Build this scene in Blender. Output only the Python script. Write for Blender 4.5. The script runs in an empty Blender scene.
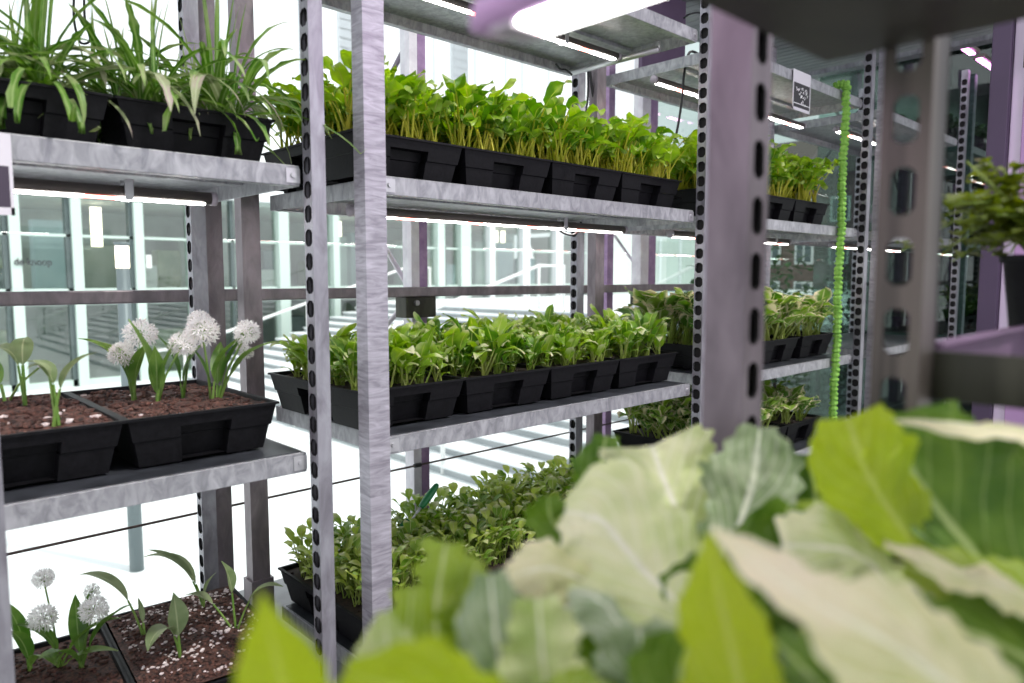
import bpy, math, random
from mathutils import Vector, Matrix, noise
R = random.Random(11)
C = bpy.context.scene.collection
PI = math.pi
CAMZ = 1.12
F = 728.0; CX, CY = 512.0, 341.5
PITCH = math.atan2(64.5, F); YAW = math.radians(46.6)
FH = Vector((math.cos(YAW), math.sin(YAW), 0)); RT = Vector((math.sin(YAW), -math.cos(YAW), 0)); UP0 = Vector((0, 0, 1))
FW = FH*math.cos(PITCH) - UP0*math.sin(PITCH); UP = UP0*math.cos(PITCH) + FH*math.sin(PITCH)
CAM = Vector((0, 0, CAMZ))
def ray(x, y): return FW*F + RT*(x-CX) + UP*(CY-y)
def at_z(x, y, z): r = ray(x, y); return CAM + r*((z-CAMZ)/r.z)
def at_y(x, y, Y): r = ray(x, y); return CAM + r*(Y/r.y)
def at_x(x, y, X): r = ray(x, y); return CAM + r*(X/r.x)
def at_d(x, y, d): return CAM + ray(x, y)*(d/F)

# ------------------------------------------------------------------ materials
MATS = {}
class NT:
    def __init__(s, name):
        s.m = bpy.data.materials.new(name); s.m.use_nodes = True
        s.t = s.m.node_tree; s.t.nodes.clear(); s.out = s.n('ShaderNodeOutputMaterial')
    def n(s, ty, **kw):
        nd = s.t.nodes.new(ty)
        for k, v in kw.items():
            if k.startswith('i_'):
                nd.inputs[k[2:].replace('_', ' ')].default_value = v
            else: setattr(nd, k, v)
        return nd
    def l(s, a, b): s.t.links.new(a, b)
def ramp(nt, fac, cols):
    r = nt.n('ShaderNodeValToRGB'); e = r.color_ramp.elements
    while len(e) < len(cols): e.new(0.5)
    for i, (p, c) in enumerate(cols):
        e[i].position = p; e[i].color = (*c, 1)
    nt.l(fac, r.inputs['Fac']); return r.outputs['Color']
def coord(nt, scale=(1, 1, 1), kind='Object'):
    t = nt.n('ShaderNodeTexCoord'); m = nt.n('ShaderNodeMapping'); m.inputs['Scale'].default_value = scale
    nt.l(t.outputs[kind], m.inputs['Vector']); return m.outputs['Vector']
def noise_tex(nt, vec, scale, detail=4, rough=.55, dist=0):
    n = nt.n('ShaderNodeTexNoise'); n.inputs['Scale'].default_value = scale; n.inputs['Detail'].default_value = detail
    n.inputs['Roughness'].default_value = rough; n.inputs['Distortion'].default_value = dist
    nt.l(vec, n.inputs['Vector']); return n.outputs['Fac']
def simple(name, col, rough=.6, metal=0.0, spec=.5, emis=None, es=0):
    nt = NT(name); b = nt.n('ShaderNodeBsdfPrincipled')
    b.inputs['Base Color'].default_value = (*col, 1); b.inputs['Roughness'].default_value = rough
    b.inputs['Metallic'].default_value = metal; b.inputs['Specular IOR Level'].default_value = spec
    if emis: b.inputs['Emission Color'].default_value = (*emis, 1); b.inputs['Emission Strength'].default_value = es
    nt.l(b.outputs[0], nt.out.inputs[0]); MATS[name] = nt.m; return nt.m
def mottled(name, c0, c1, scale, rough=(.4, .6), metal=0.0, vscale=(1, 1, 1), bump=0.0, dist=0, detail=4, lo=.35, hi=.68, spec=.5):
    nt = NT(name); b = nt.n('ShaderNodeBsdfPrincipled')
    v = coord(nt, vscale); f = noise_tex(nt, v, scale, detail, .6, dist)
    nt.l(ramp(nt, f, [(lo, c0), (hi, c1)]), b.inputs['Base Color'])
    mr = nt.n('ShaderNodeMapRange'); mr.inputs['To Min'].default_value = rough[0]; mr.inputs['To Max'].default_value = rough[1]
    nt.l(f, mr.inputs['Value']); nt.l(mr.outputs[0], b.inputs['Roughness'])
    b.inputs['Metallic'].default_value = metal; b.inputs['Specular IOR Level'].default_value = spec
    if bump:
        bp = nt.n('ShaderNodeBump'); bp.inputs['Strength'].default_value = bump; bp.inputs['Distance'].default_value = .002
        nt.l(f, bp.inputs['Height']); nt.l(bp.outputs[0], b.inputs['Normal'])
    nt.l(b.outputs[0], nt.out.inputs[0]); MATS[name] = nt.m; return nt.m
def leaf_mat(name, dark, light, tip=None, tip_lo=.55, tip_hi=.75, scale=18, trans=.35, rough=.42, vein=None, veinw=.05, edge=None, tint=.25, bump=0, bscale=60, spec=.4, sidev=0, tcol=None, sidem=.6):
    """leaf surface: two greens by noise, paler patches towards the tip, midrib, coloured margin; light passes through."""
    nt = NT(name); b = nt.n('ShaderNodeBsdfPrincipled')
    tc = nt.n('ShaderNodeTexCoord'); f = noise_tex(nt, tc.outputs['Object'], scale, 3)
    oi = nt.n('ShaderNodeObjectInfo')
    ad = nt.n('ShaderNodeMath', operation='MULTIPLY_ADD'); ad.inputs[1].default_value = tint; nt.l(oi.outputs['Random'], ad.inputs[0]); 
    sb = nt.n('ShaderNodeMath', operation='SUBTRACT'); sb.inputs[1].default_value = tint*.5; nt.l(f, sb.inputs[0]); nt.l(sb.outputs[0], ad.inputs[2])
    col = ramp(nt, ad.outputs[0], [(.3, dark), (.7, light)])
    sx = nt.n('ShaderNodeSeparateXYZ'); nt.l(tc.outputs['UV'], sx.inputs[0])
    def mixc(fac, a, c):
        m = nt.n('ShaderNodeMix', data_type='RGBA'); nt.l(fac, m.inputs[0]); nt.l(a, m.inputs[6]); m.inputs[7].default_value = (*c, 1); return m.outputs[2]
    def mr(v, a, bb, c=0, d=1):
        m = nt.n('ShaderNodeMapRange'); m.inputs[1].default_value = a; m.inputs[2].default_value = bb; m.inputs[3].default_value = c; m.inputs[4].default_value = d; nt.l(v, m.inputs[0]); return m.outputs[0]
    av = nt.n('ShaderNodeMath', operation='SUBTRACT'); av.inputs[1].default_value = .5; nt.l(sx.outputs['Y'], av.inputs[0])
    ab = nt.n('ShaderNodeMath', operation='ABSOLUTE'); nt.l(av.outputs[0], ab.inputs[0])
    if tip:
        f2 = noise_tex(nt, tc.outputs['Object'], scale*.8, 2)
        mm = nt.n('ShaderNodeMath', operation='MULTIPLY_ADD'); mm.inputs[1].default_value = .45; nt.l(sx.outputs['X'], mm.inputs[0]); nt.l(f2, mm.inputs[2])
        col = mixc(mr(mm.outputs[0], tip_lo, tip_hi), col, tip)
    if edge:
        f3 = noise_tex(nt, tc.outputs['Object'], scale*1.3, 3)
        mm = nt.n('ShaderNodeMath', operation='MULTIPLY_ADD'); mm.inputs[1].default_value = 1.0; nt.l(ab.outputs[0], mm.inputs[0]); nt.l(f3, mm.inputs[2])
        col = mixc(mr(mm.outputs[0], .80, .98), col, edge)
    if vein: 
        col = mixc(mr(ab.outputs[0], veinw*.4, veinw, 1, 0), col, vein)
        if sidev:
            w = nt.n('ShaderNodeMath', operation='MULTIPLY_ADD'); w.inputs[1].default_value = -.9; nt.l(ab.outputs[0], w.inputs[0]); nt.l(sx.outputs['X'], w.inputs[2])
            w2 = nt.n('ShaderNodeMath', operation='MULTIPLY'); w2.inputs[1].default_value = sidev*2*PI; nt.l(w.outputs[0], w2.inputs[0])
            w3 = nt.n('ShaderNodeMath', operation='SINE'); nt.l(w2.outputs[0], w3.inputs[0])
            col = mixc(mr(w3.outputs[0], .88, 1.0, 0, sidem), col, vein)
    nt.l(col, b.inputs['Base Color']); b.inputs['Roughness'].default_value = rough; b.inputs['Specular IOR Level'].default_value = spec
    if bump:
        n2 = noise_tex(nt, tc.outputs['Object'], bscale, 2); bp = nt.n('ShaderNodeBump'); bp.inputs['Strength'].default_value = bump; bp.inputs['Distance'].default_value = .004
        nt.l(n2, bp.inputs['Height']); nt.l(bp.outputs[0], b.inputs['Normal'])
    tr = nt.n('ShaderNodeBsdfTranslucent')
    if tcol: tr.inputs['Color'].default_value = (*tcol, 1)
    else:
        hs = nt.n('ShaderNodeHueSaturation'); hs.inputs['Saturation'].default_value = 1.15; hs.inputs['Value'].default_value = 1.15; nt.l(col, hs.inputs['Color']); nt.l(hs.outputs[0], tr.inputs['Color'])
    mx = nt.n('ShaderNodeMixShader'); mx.inputs[0].default_value = trans; nt.l(b.outputs[0], mx.inputs[1]); nt.l(tr.outputs[0], mx.inputs[2])
    nt.l(mx.outputs[0], nt.out.inputs[0]); MATS[name] = nt.m; return nt.m
def glass(name, tint, refl=.12, rough=.0):
    nt = NT(name); t = nt.n('ShaderNodeBsdfTransparent'); t.inputs[0].default_value = (*tint, 1)
    g = nt.n('ShaderNodeBsdfGlossy'); g.inputs['Roughness'].default_value = rough
    lw = nt.n('ShaderNodeLayerWeight'); lw.inputs[0].default_value = .3
    mr = nt.n('ShaderNodeMapRange'); mr.inputs[3].default_value = refl*.5; mr.inputs[4].default_value = min(1, refl*4); nt.l(lw.outputs['Facing'], mr.inputs[0])
    mx = nt.n('ShaderNodeMixShader'); nt.l(mr.outputs[0], mx.inputs[0]); nt.l(t.outputs[0], mx.inputs[1]); nt.l(g.outputs[0], mx.inputs[2])
    nt.l(mx.outputs[0], nt.out.inputs[0]); MATS[name] = nt.m; return nt.m

mottled('galv', (.22, .21, .24), (.40, .40, .44), 26, (.34, .5), .5, (1, 1, .35), .15, .6)
mottled('galv_wavy', (.27, .255, .295), (.52, .50, .56), 34, (.34, .5), .35, (.35, .35, 2.2), .25, 1.2)
mottled('galv_shelf', (.25, .255, .275), (.46, .465, .49), 42, (.35, .55), .35, (1, 1, .5), .12, .8)
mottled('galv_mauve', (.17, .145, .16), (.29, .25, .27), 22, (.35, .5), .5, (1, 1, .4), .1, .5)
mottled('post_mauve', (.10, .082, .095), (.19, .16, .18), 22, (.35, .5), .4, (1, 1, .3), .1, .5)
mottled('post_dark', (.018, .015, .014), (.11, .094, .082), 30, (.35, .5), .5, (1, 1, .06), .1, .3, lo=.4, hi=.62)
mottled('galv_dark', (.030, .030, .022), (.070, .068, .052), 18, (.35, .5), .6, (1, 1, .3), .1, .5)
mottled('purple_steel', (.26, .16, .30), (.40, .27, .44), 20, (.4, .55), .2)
mottled('pale_steel', (.62, .58, .64), (.8, .78, .82), 14, (.4, .6), .1)
mottled('black_plastic', (.003, .003, .004), (.008, .008, .010), 90, (.45, .65), 0, bump=.25, spec=.2)
mottled('dark_shelf_top', (.018, .02, .024), (.05, .055, .065), 14, (.25, .5), 0, spec=.4)
mottled('bark', (.004, .002, .002), (.14, .06, .043), 130, (.7, .95), 0, bump=.6, dist=.4, lo=.36, hi=.66)
mottled('peat', (.008, .005, .004), (.06, .035, .025), 110, (.7, .95), 0, bump=.6, lo=.36, hi=.7)
mottled('perlite', (.55, .45, .44), (.82, .74, .73), 60, (.7, .9), 0)
mottled('floor_grey', (.26, .26, .27), (.38, .38, .39), 3, (.5, .8), 0)
mottled('plaza', (.80, .84, .84), (.88, .91, .91), .35, (.7, .9), 0)
mottled('step_grey', (.34, .37, .38), (.42, .45, .46), 1.2, (.7, .9), 0)
mottled('step_pale', (.82, .85, .86), (.9, .92, .93), 1.2, (.7, .9), 0)
simple('facade_frame', (.62, .74, .68), .5)
simple('facade_dark', (.10, .13, .13), .5)
simple('facade_white', (.86, .88, .90), .6)
simple('facade_joint', (.60, .63, .66), .6)
mottled('facade_panel', (.60, .66, .62), (.68, .73, .69), .6, (.6, .8), 0)
mottled('room_dark', (.42, .49, .46), (.58, .66, .62), .8, (.6, .9), 0)
mottled('room_pale', (.62, .68, .64), (.80, .84, .80), .7, (.6, .9), 0)
mottled('room_green', (.30, .38, .25), (.55, .60, .42), 1.6, (.6, .9), 0)
mottled('room_slate', (.20, .26, .27), (.34, .40, .41), .8, (.6, .9), 0)
mottled('room_blue', (.48, .62, .66), (.64, .76, .78), .8, (.6, .9), 0)
mottled('brick', (.12, .085, .07), (.20, .14, .12), 1.4, (.8, .9), 0, vscale=(1, 1, 4))
simple('roof_tile', (.16, .13, .12), .8)
simple('white_paint', (.82, .83, .82), .5)
simple('letter_black', (.03, .03, .035), .6)
simple('letter_white', (.85, .86, .85), .6)
simple('lamp_grey', (.18, .22, .23), .5, .3)
simple('tube_housing', (.10, .085, .08), .45, .3)
simple('tube_steel', (.55, .55, .57), .35, .7)
simple('cap_grey', (.45, .40, .46), .4)
simple('housing_purple', (.42, .26, .45), .4)
simple('led_white', (1, .95, .93), .5, emis=(1, .96, .93), es=22)
simple('led_red', (1, .5, .45), .5, emis=(1, .28, .22), es=10)
simple('led_big', (1, 1, 1), .5, emis=(1, .985, .96), es=11)
simple('led_magenta', (1, .5, .95), .5, emis=(1, .32, .86), es=9)
simple('lantern', (1, .9, .75), .5, emis=(1, .86, .66), es=3)
simple('cable_black', (.012, .012, .014), .5)
simple('wire_brown', (.09, .06, .055), .5, .4)
simple('brace_grey', (.20, .17, .21), .5, .4)
simple('brace_pale', (.66, .60, .66), .5, .2)
simple('tool_green', (.012, .17, .055), .35)
simple('bolt', (.35, .33, .35), .4, .7)
simple('sign_black', (.022, .02, .026), .5)
simple('sign_plastic', (.70, .68, .72), .3)
simple('sign_glossdark', (.06, .045, .07), .25)
mottled('cord_green', (.13, .36, .04), (.30, .56, .09), 160, (.6, .8), 0)
mottled('blind_grey', (.24, .25, .26), (.34, .35, .36), 3, (.6, .8), 0)
mottled('dark_backdrop', (.012, .018, .017), (.03, .04, .037), 1.5, (.15, .3), 0)
mottled('purple_lit_panel', (.05, .032, .065), (.07, .046, .09), 2, (.5, .6), 0)
mottled('lavender_lit_panel', (.74, .64, .78), (.80, .70, .83), 2, (.5, .6), 0)
mottled('violet_lit_panel', (.36, .22, .40), (.44, .28, .47), 2, (.5, .6), 0)
mottled('board_purple', (.11, .07, .13), (.15, .10, .17), 3, (.5, .7), 0)
mottled('trough_purple_lit', (.12, .075, .13), (.19, .12, .20), 12, (.5, .7), .2)  # purple lamp light painted into the trough colour
glass('pane', (.955, .985, .975), .06)
glass('office_glass', (.84, .91, .88), .30)
glass('dark_glass', (.55, .66, .62), .13)
leaf_mat('mustard_leaf', (.10, .26, .010), (.36, .56, .04), tip=(.60, .70, .26), tip_lo=.80, tip_hi=1.05, trans=.42, rough=.32, tint=.5, vein=(.42, .52, .10), veinw=.045)
leaf_mat('spinach_leaf', (.085, .22, .012), (.29, .46, .04), tip=(.72, .73, .46), tip_lo=.74, tip_hi=1.0, trans=.38, rough=.33, tint=.55, vein=(.40, .50, .12), veinw=.05)
leaf_mat('small_leaf', (.15, .29, .025), (.48, .58, .12), tip=(.74, .73, .46), tip_lo=.78, tip_hi=1.02, trans=.34, rough=.36, tint=.6, vein=(.45, .5, .2), veinw=.05)
leaf_mat('varieg_leaf', (.08, .21, .02), (.28, .44, .06), edge=(.80, .72, .50), trans=.34, rough=.4, tint=.5, vein=(.45, .52, .22), veinw=.05)
leaf_mat('stem_yellow', (.44, .48, .03), (.62, .58, .07), trans=.25, tint=.4)
leaf_mat('stem_green', (.22, .32, .05), (.38, .44, .12), trans=.25, tint=.4)
leaf_mat('plantain_leaf', (.07, .19, .02), (.27, .45, .08), tip=(.40, .46, .22), tip_lo=.80, tip_hi=1.0, trans=.30, rough=.42, tint=.4, vein=(.30, .44, .14), veinw=.16)
leaf_mat('plantain_pale', (.26, .33, .14), (.46, .50, .30), tip=(.52, .42, .38), tip_lo=.85, tip_hi=1.05, trans=.3, rough=.5, tint=.4, vein=(.5, .56, .34), veinw=.14)
leaf_mat('garlic_leaf', (.09, .20, .035), (.24, .38, .09), tip=(.40, .44, .20), tip_lo=.95, tip_hi=1.15, trans=.34, rough=.4, tint=.3, vein=(.28, .40, .14), veinw=.05)
leaf_mat('garlic_faded', (.17, .24, .10), (.34, .40, .22), tip=(.72, .48, .10), tip_lo=1.0, tip_hi=1.1, edge=None, trans=.3, rough=.5, tint=.3, vein=(.40, .46, .26), veinw=.05)
leaf_mat('garlic_stem', (.12, .26, .04), (.30, .42, .12), trans=.2, tint=.2)
leaf_mat('petal', (.93, .90, .90), (.97, .95, .95), trans=.5, rough=.6, scale=60, tint=.05)
leaf_mat('shrub_leaf', (.10, .14, .015), (.30, .33, .045), tip=(.62, .48, .42), tip_lo=1.0, tip_hi=1.15, trans=.35, tint=.4)
leaf_mat('shade_leaf', (.02, .06, .015), (.07, .15, .03), tip=(.2, .22, .12), tip_lo=.95, tip_hi=1.15, trans=.2, tint=.4)  # dark greens; the gloom over the far trays is painted in here
PV = (.86, .86, .70)
leaf_mat('lettuce_pale', (.42, .55, .16), (.76, .80, .46), tip=(.82, .80, .56), tip_lo=.8, tip_hi=1.15, trans=.30, scale=20, rough=.42, vein=PV, veinw=.035, bump=.5, bscale=55, tint=0, sidev=7)
leaf_mat('lettuce_cream', (.50, .56, .20), (.80, .76, .48), tip=(.84, .76, .56), tip_lo=.75, tip_hi=1.05, trans=.28, scale=20, rough=.42, vein=PV, veinw=.03, bump=.5, bscale=50, tint=0, sidev=6)
leaf_mat('lettuce_grey', (.17, .27, .11), (.46, .54, .36), trans=.22, scale=26, rough=.5, vein=(.80, .84, .70), veinw=.04, bump=.9, bscale=60, tint=0, sidev=7)
leaf_mat('lettuce_painted_glow', (.36, .50, .012), (.50, .60, .03), trans=.55, scale=7, rough=.38, vein=(.66, .72, .20), veinw=.05, bump=.4, bscale=40, tint=0, sidev=6, tcol=(.62, .78, .02))  # backlit glow painted into the yellow-green
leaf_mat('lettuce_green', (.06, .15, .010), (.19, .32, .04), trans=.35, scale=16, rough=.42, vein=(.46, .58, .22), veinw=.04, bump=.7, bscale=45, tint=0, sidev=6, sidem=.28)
leaf_mat('lettuce_mid', (.24, .38, .03), (.44, .54, .10), trans=.4, scale=10, rough=.42, vein=(.66, .72, .4), veinw=.035, bump=.6, bscale=50, tint=0, sidev=6)

# ------------------------------------------------------------------ mesh helper
class MB:
    def __init__(s): s.V = []; s.Fc = []; s.M = []; s.U = []
    def quad(s, a, b, c, d, m=0, uv=None):
        n = len(s.V); s.V += [tuple(a), tuple(b), tuple(c), tuple(d)]; s.Fc.append((n, n+1, n+2, n+3)); s.M.append(m)
        s.U.append(uv or [(0, 0), (1, 0), (1, 1), (0, 1)])
    def face(s, idx, m=0, uv=None): s.Fc.append(tuple(idx)); s.M.append(m); s.U.append(uv or [(.5, .25)]*len(idx))
    def box(s, x0, x1, y0, y1, z0, z1, m=0):
        n = len(s.V)
        s.V += [(x0, y0, z0), (x1, y0, z0), (x1, y1, z0), (x0, y1, z0), (x0, y0, z1), (x1, y0, z1), (x1, y1, z1), (x0, y1, z1)]
        for f in ((0, 3, 2, 1), (4, 5, 6, 7), (0, 1, 5, 4), (1, 2, 6, 5), (2, 3, 7, 6), (3, 0, 4, 7)): s.face([n+i for i in f], m)
    def tube(s, pts, r, k=8, m=0, caps=True, rs=None):
        pts = [Vector(p) for p in pts]; n0 = len(s.V); N = len(pts)
        prev = None
        for i, p in enumerate(pts):
            t = (pts[min(i+1, N-1)] - pts[max(i-1, 0)]).normalized()
            if prev is None:
                a = Vector((0, 0, 1)) if abs(t.z) < .9 else Vector((1, 0, 0)); u = t.cross(a).normalized()
            else: u = (prev - t*prev.dot(t)).normalized()
            prev = u; w = t.cross(u); rr = rs[i] if rs else r
            for j in range(k):
                an = 2*PI*j/k; s.V.append(tuple(p + (u*math.cos(an) + w*math.sin(an))*rr))
        for i in range(N-1):
            for j in range(k):
                a = n0+i*k+j; b = n0+i*k+(j+1) % k; s.face((a, b, b+k, a+k), m, [(i/(N-1), .3)]*4)
        if caps:
            s.face([n0+j for j in range(k)][::-1], m); s.face([n0+(N-1)*k+j for j in range(k)], m)
    def grid(s, rows, m=0, u0=0, u1=1):
        n0 = len(s.V); nr = len(rows); nc = len(rows[0])
        for r in rows: s.V += [tuple(p) for p in r]
        for i in range(nr-1):
            for j in range(nc-1):
                a = n0+i*nc+j
                ua = u0+(u1-u0)*i/(nr-1); ub = u0+(u1-u0)*(i+1)/(nr-1)
                s.face((a, a+1, a+nc+1, a+nc), m, [(ua, j/(nc-1)), (ua, (j+1)/(nc-1)), (ub, (j+1)/(nc-1)), (ub, j/(nc-1))])
    def ico(s, c, r, m=0, rnd=None, sq=(1, 1, 1)):
        n = len(s.V); t = (1+5**.5)/2
        for v in ((-1, t, 0), (1, t, 0), (-1, -t, 0), (1, -t, 0), (0, -1, t), (0, 1, t), (0, -1, -t), (0, 1, -t), (t, 0, -1), (t, 0, 1), (-t, 0, -1), (-t, 0, 1)):
            k = r/1.9*(rnd.uniform(.7, 1.25) if rnd else 1)
            s.V.append((c[0]+v[0]*k*sq[0], c[1]+v[1]*k*sq[1], c[2]+v[2]*k*sq[2]))
        for f in ((0, 11, 5), (0, 5, 1), (0, 1, 7), (0, 7, 10), (0, 10, 11), (1, 5, 9), (5, 11, 4), (11, 10, 2), (10, 7, 6), (7, 1, 8), (3, 9, 4), (3, 4, 2), (3, 2, 6), (3, 6, 8), (3, 8, 9), (4, 9, 5), (2, 4, 11), (6, 2, 10), (8, 6, 7), (9, 8, 1)):
            s.face([n+i for i in f], m)
    def mesh(s, name, mats, smooth=False):
        me = bpy.data.meshes.new(name); me.from_pydata(s.V, [], s.Fc)
        for mt in (mats if isinstance(mats, (list, tuple)) else [mats]): me.materials.append(MATS[mt])
        me.polygons.foreach_set('material_index', s.M)
        uvl = me.uv_layers.new(name='UVMap'); flat = []
        for u in s.U:
            for a in u: flat += [a[0], a[1]]
        uvl.data.foreach_set('uv', flat)
        if smooth: me.polygons.foreach_set('use_smooth', [True]*len(me.polygons))
        me.update(); return me
    def build(s, name, mats, parent=None, smooth=False, loc=None, bevel=0):
        o = bpy.data.objects.new(name, s.mesh(name, mats, smooth)); C.objects.link(o)
        if parent: o.parent = parent
        if loc is not None: o.location = loc
        if bevel:
            b = o.modifiers.new('Bevel', 'BEVEL'); b.width = bevel; b.segments = 2; b.limit_method = 'ANGLE'
        return o
def link(name, me, parent=None, loc=(0, 0, 0), rz=0, sc=1):
    o = bpy.data.objects.new(name, me); C.objects.link(o); o.parent = parent; o.location = loc; o.rotation_euler = (0, 0, rz); o.scale = (sc, sc, sc); return o
def tag(o, label, cat, group=None):
    o['label'] = label; o['category'] = cat
    if group: o['group'] = group
    return o
def thing(name, label, cat, loc=(0, 0, 0), rz=0, group=None):
    o = bpy.data.objects.new(name, None); C.objects.link(o); o.location = loc; o.rotation_euler = (0, 0, rz); o.empty_display_size = .05
    return tag(o, label, cat, group)
def struct(o): o['kind'] = 'structure'; return o
def partlabel(o, l): o['label'] = l; return o

# ------------------------------------------------------------------ leaves
def prof_ovate(t): return math.sin(PI*min(1, t**.75))**.8 if 0 < t < 1 else 0
def prof_spoon(t): return math.sin(PI*min(1, t**1.25))**.7 if 0 < t < 1 else 0
def prof_lance(t): return math.sin(PI*t**.85)**1.0 if 0 < t < 1 else 0
def prof_strap(t): return min(1, t*5+.45)*(1 if t < .7 else max(0, 1-((t-.7)/.3)**2))
def leaf(mb, base, az, p0, p1, L, W, prof, rnd, n=6, half=1, fold=.25, wave=0., mat=0, pet=0, petw=.0022, petmat=0, petp=None, toothed=False, drift=0., zmin=None):
    """petiole from the base, then a blade bending from pitch p0 to p1 while it turns by drift"""
    p = Vector(base); ph0 = rnd.uniform(0, 6.28)
    if pet:
        pp = p0 if petp is None else petp; rows = []
        k = 4
        for i in range(k):
            t = i/(k-1); a = pp + (p0-pp)*t
            s = Vector((math.sin(az), -math.cos(az), 0))
            d = Vector((math.cos(az)*math.cos(a), math.sin(az)*math.cos(a), math.sin(a))); nn = s.cross(d)
            w = petw*(1.1-.3*t)
            rows.append([p - s*w + nn*w*.5, p - nn*w*.7, p + s*w + nn*w*.5])
            if i < k-1: p = p + d*(pet/(k-1))
        mb.grid(rows, petmat, 0, .1)
    rows = []
    for i in range(n+1):
        t = i/n; a = p0 + (p1-p0)*t; azz = az + drift*t
        d = Vector((math.cos(azz)*math.cos(a), math.sin(azz)*math.cos(a), math.sin(a)))
        s = Vector((math.sin(azz), -math.cos(azz), 0)); nn = s.cross(d)
        w = W*prof(t)
        if toothed and t > .3: w *= 1 + (.9 if i % 2 else -.1)*(t-.2)
        w = max(w, W*.03)
        row = []
        for j in range(-half, half+1):
            v = j/half
            z = fold*abs(v)*w + wave*W*abs(v)*math.sin(ph0 + t*9 + (2 if v > 0 else 0))
            row.append(p + s*(v*w) + nn*z)
        rows.append(row)
        if i < n:
            p = p + d*(L/n)
            if zmin is not None and p.z < zmin: p.z = zmin + .002*i
    mb.grid(rows, mat, 0, 1)
    return p
def make_seedling(kind, seed):
    r = random.Random(seed); mb = MB()
    if kind == 'mustard':
        for i in range(r.randint(9, 12)):
            az = r.uniform(0, 2*PI); p0 = math.radians(r.uniform(64, 87))
            b = (r.uniform(-.016, .016), r.uniform(-.016, .016), 0)
            leaf(mb, b, az, p0-r.uniform(.1, .7), math.radians(r.uniform(-75, 30)), r.uniform(.044, .082), r.uniform(.014, .023), prof_ovate, r, 7, 2, .3, .36, 0, r.uniform(.05, .135), .0023, 1, p0, drift=r.uniform(-.9, .9))
        mats = ['mustard_leaf', 'stem_yellow']
    elif kind == 'spinach':
        for i in range(r.randint(7, 9)):
            az = r.uniform(0, 2*PI); p0 = math.radians(r.uniform(60, 86))
            b = (r.uniform(-.010, .010), r.uniform(-.010, .010), 0)
            leaf(mb, b, az, p0, math.radians(r.uniform(-70, 60)), r.uniform(.05, .092), r.uniform(.012, .019), prof_ovate, r, 7, 2, .35, .25, 0, r.uniform(.025, .075), .0026, 1, p0, drift=r.uniform(-.5, .5))
        for i in range(2):
            az = r.uniform(0, 2*PI); leaf(mb, (0, 0, 0), az, .9, -.6, .04, .009, prof_spoon, r, 4, 1, .2, .05, 0, .02, .0015, 1)
        mats = ['spinach_leaf', 'stem_green']
    elif kind == 'small':
        for i in range(r.randint(10, 13)):
            az = r.uniform(0, 2*PI); p0 = math.radians(r.uniform(55, 85))
            b = (r.uniform(-.012, .012), r.uniform(-.012, .012), 0)
            leaf(mb, b, az, p0-.2, math.radians(r.uniform(-40, 35)), r.uniform(.028, .048), r.uniform(.009, .014), prof_spoon, r, 5, 1, .3, .12, 0, r.uniform(.02, .105), .0016, 1, p0, drift=r.uniform(-.5, .5))
        mats = ['small_leaf', 'stem_green']
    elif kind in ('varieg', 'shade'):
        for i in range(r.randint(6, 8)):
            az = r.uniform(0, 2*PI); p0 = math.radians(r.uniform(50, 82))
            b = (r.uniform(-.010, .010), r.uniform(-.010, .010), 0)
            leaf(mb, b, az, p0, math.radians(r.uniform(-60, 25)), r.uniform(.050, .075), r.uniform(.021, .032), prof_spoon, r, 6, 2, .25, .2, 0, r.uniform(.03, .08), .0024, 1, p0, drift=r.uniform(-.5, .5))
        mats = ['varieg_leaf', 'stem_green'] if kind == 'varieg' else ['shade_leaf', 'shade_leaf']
    elif kind == 'plantain':
        for i in range(r.randint(38, 46)):
            az = r.uniform(0, 2*PI); p0 = math.radians(r.choice([r.uniform(60, 88), r.uniform(15, 70)]))
            b = (r.uniform(-.02, .02), r.uniform(-.02, .02), 0); L = r.uniform(.15, .33)
            pale = r.random() < .13
            leaf(mb, b, az, p0, p0 - math.radians(r.uniform(60, 165)) if not pale else math.radians(-85), L, r.uniform(.0042, .0070)*(1.35 if pale else 1), prof_strap, r, 12, 1, .4, .1, 1 if pale else 0, toothed=r.random() < .6, drift=r.uniform(-.4, .4), zmin=-.062)
        for i in range(5):
            az = r.uniform(0, 2*PI); leaf(mb, (r.uniform(-.02, .02), r.uniform(-.02, .02), 0), az, 1.5, 1.3, r.uniform(.2, .3), .004, prof_strap, r, 8, 1, .4, .1, 0)
        mats = ['plantain_leaf', 'plantain_pale']
    return mb.mesh(kind + '_plant', mats, True)
SEED = {k: [make_seedling(k, 100*i+sum(map(ord, k))) for i in range(nv)] for k, nv in (('mustard', 9), ('spinach', 9), ('small', 9), ('varieg', 8), ('shade', 5), ('plantain', 6))}

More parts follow.
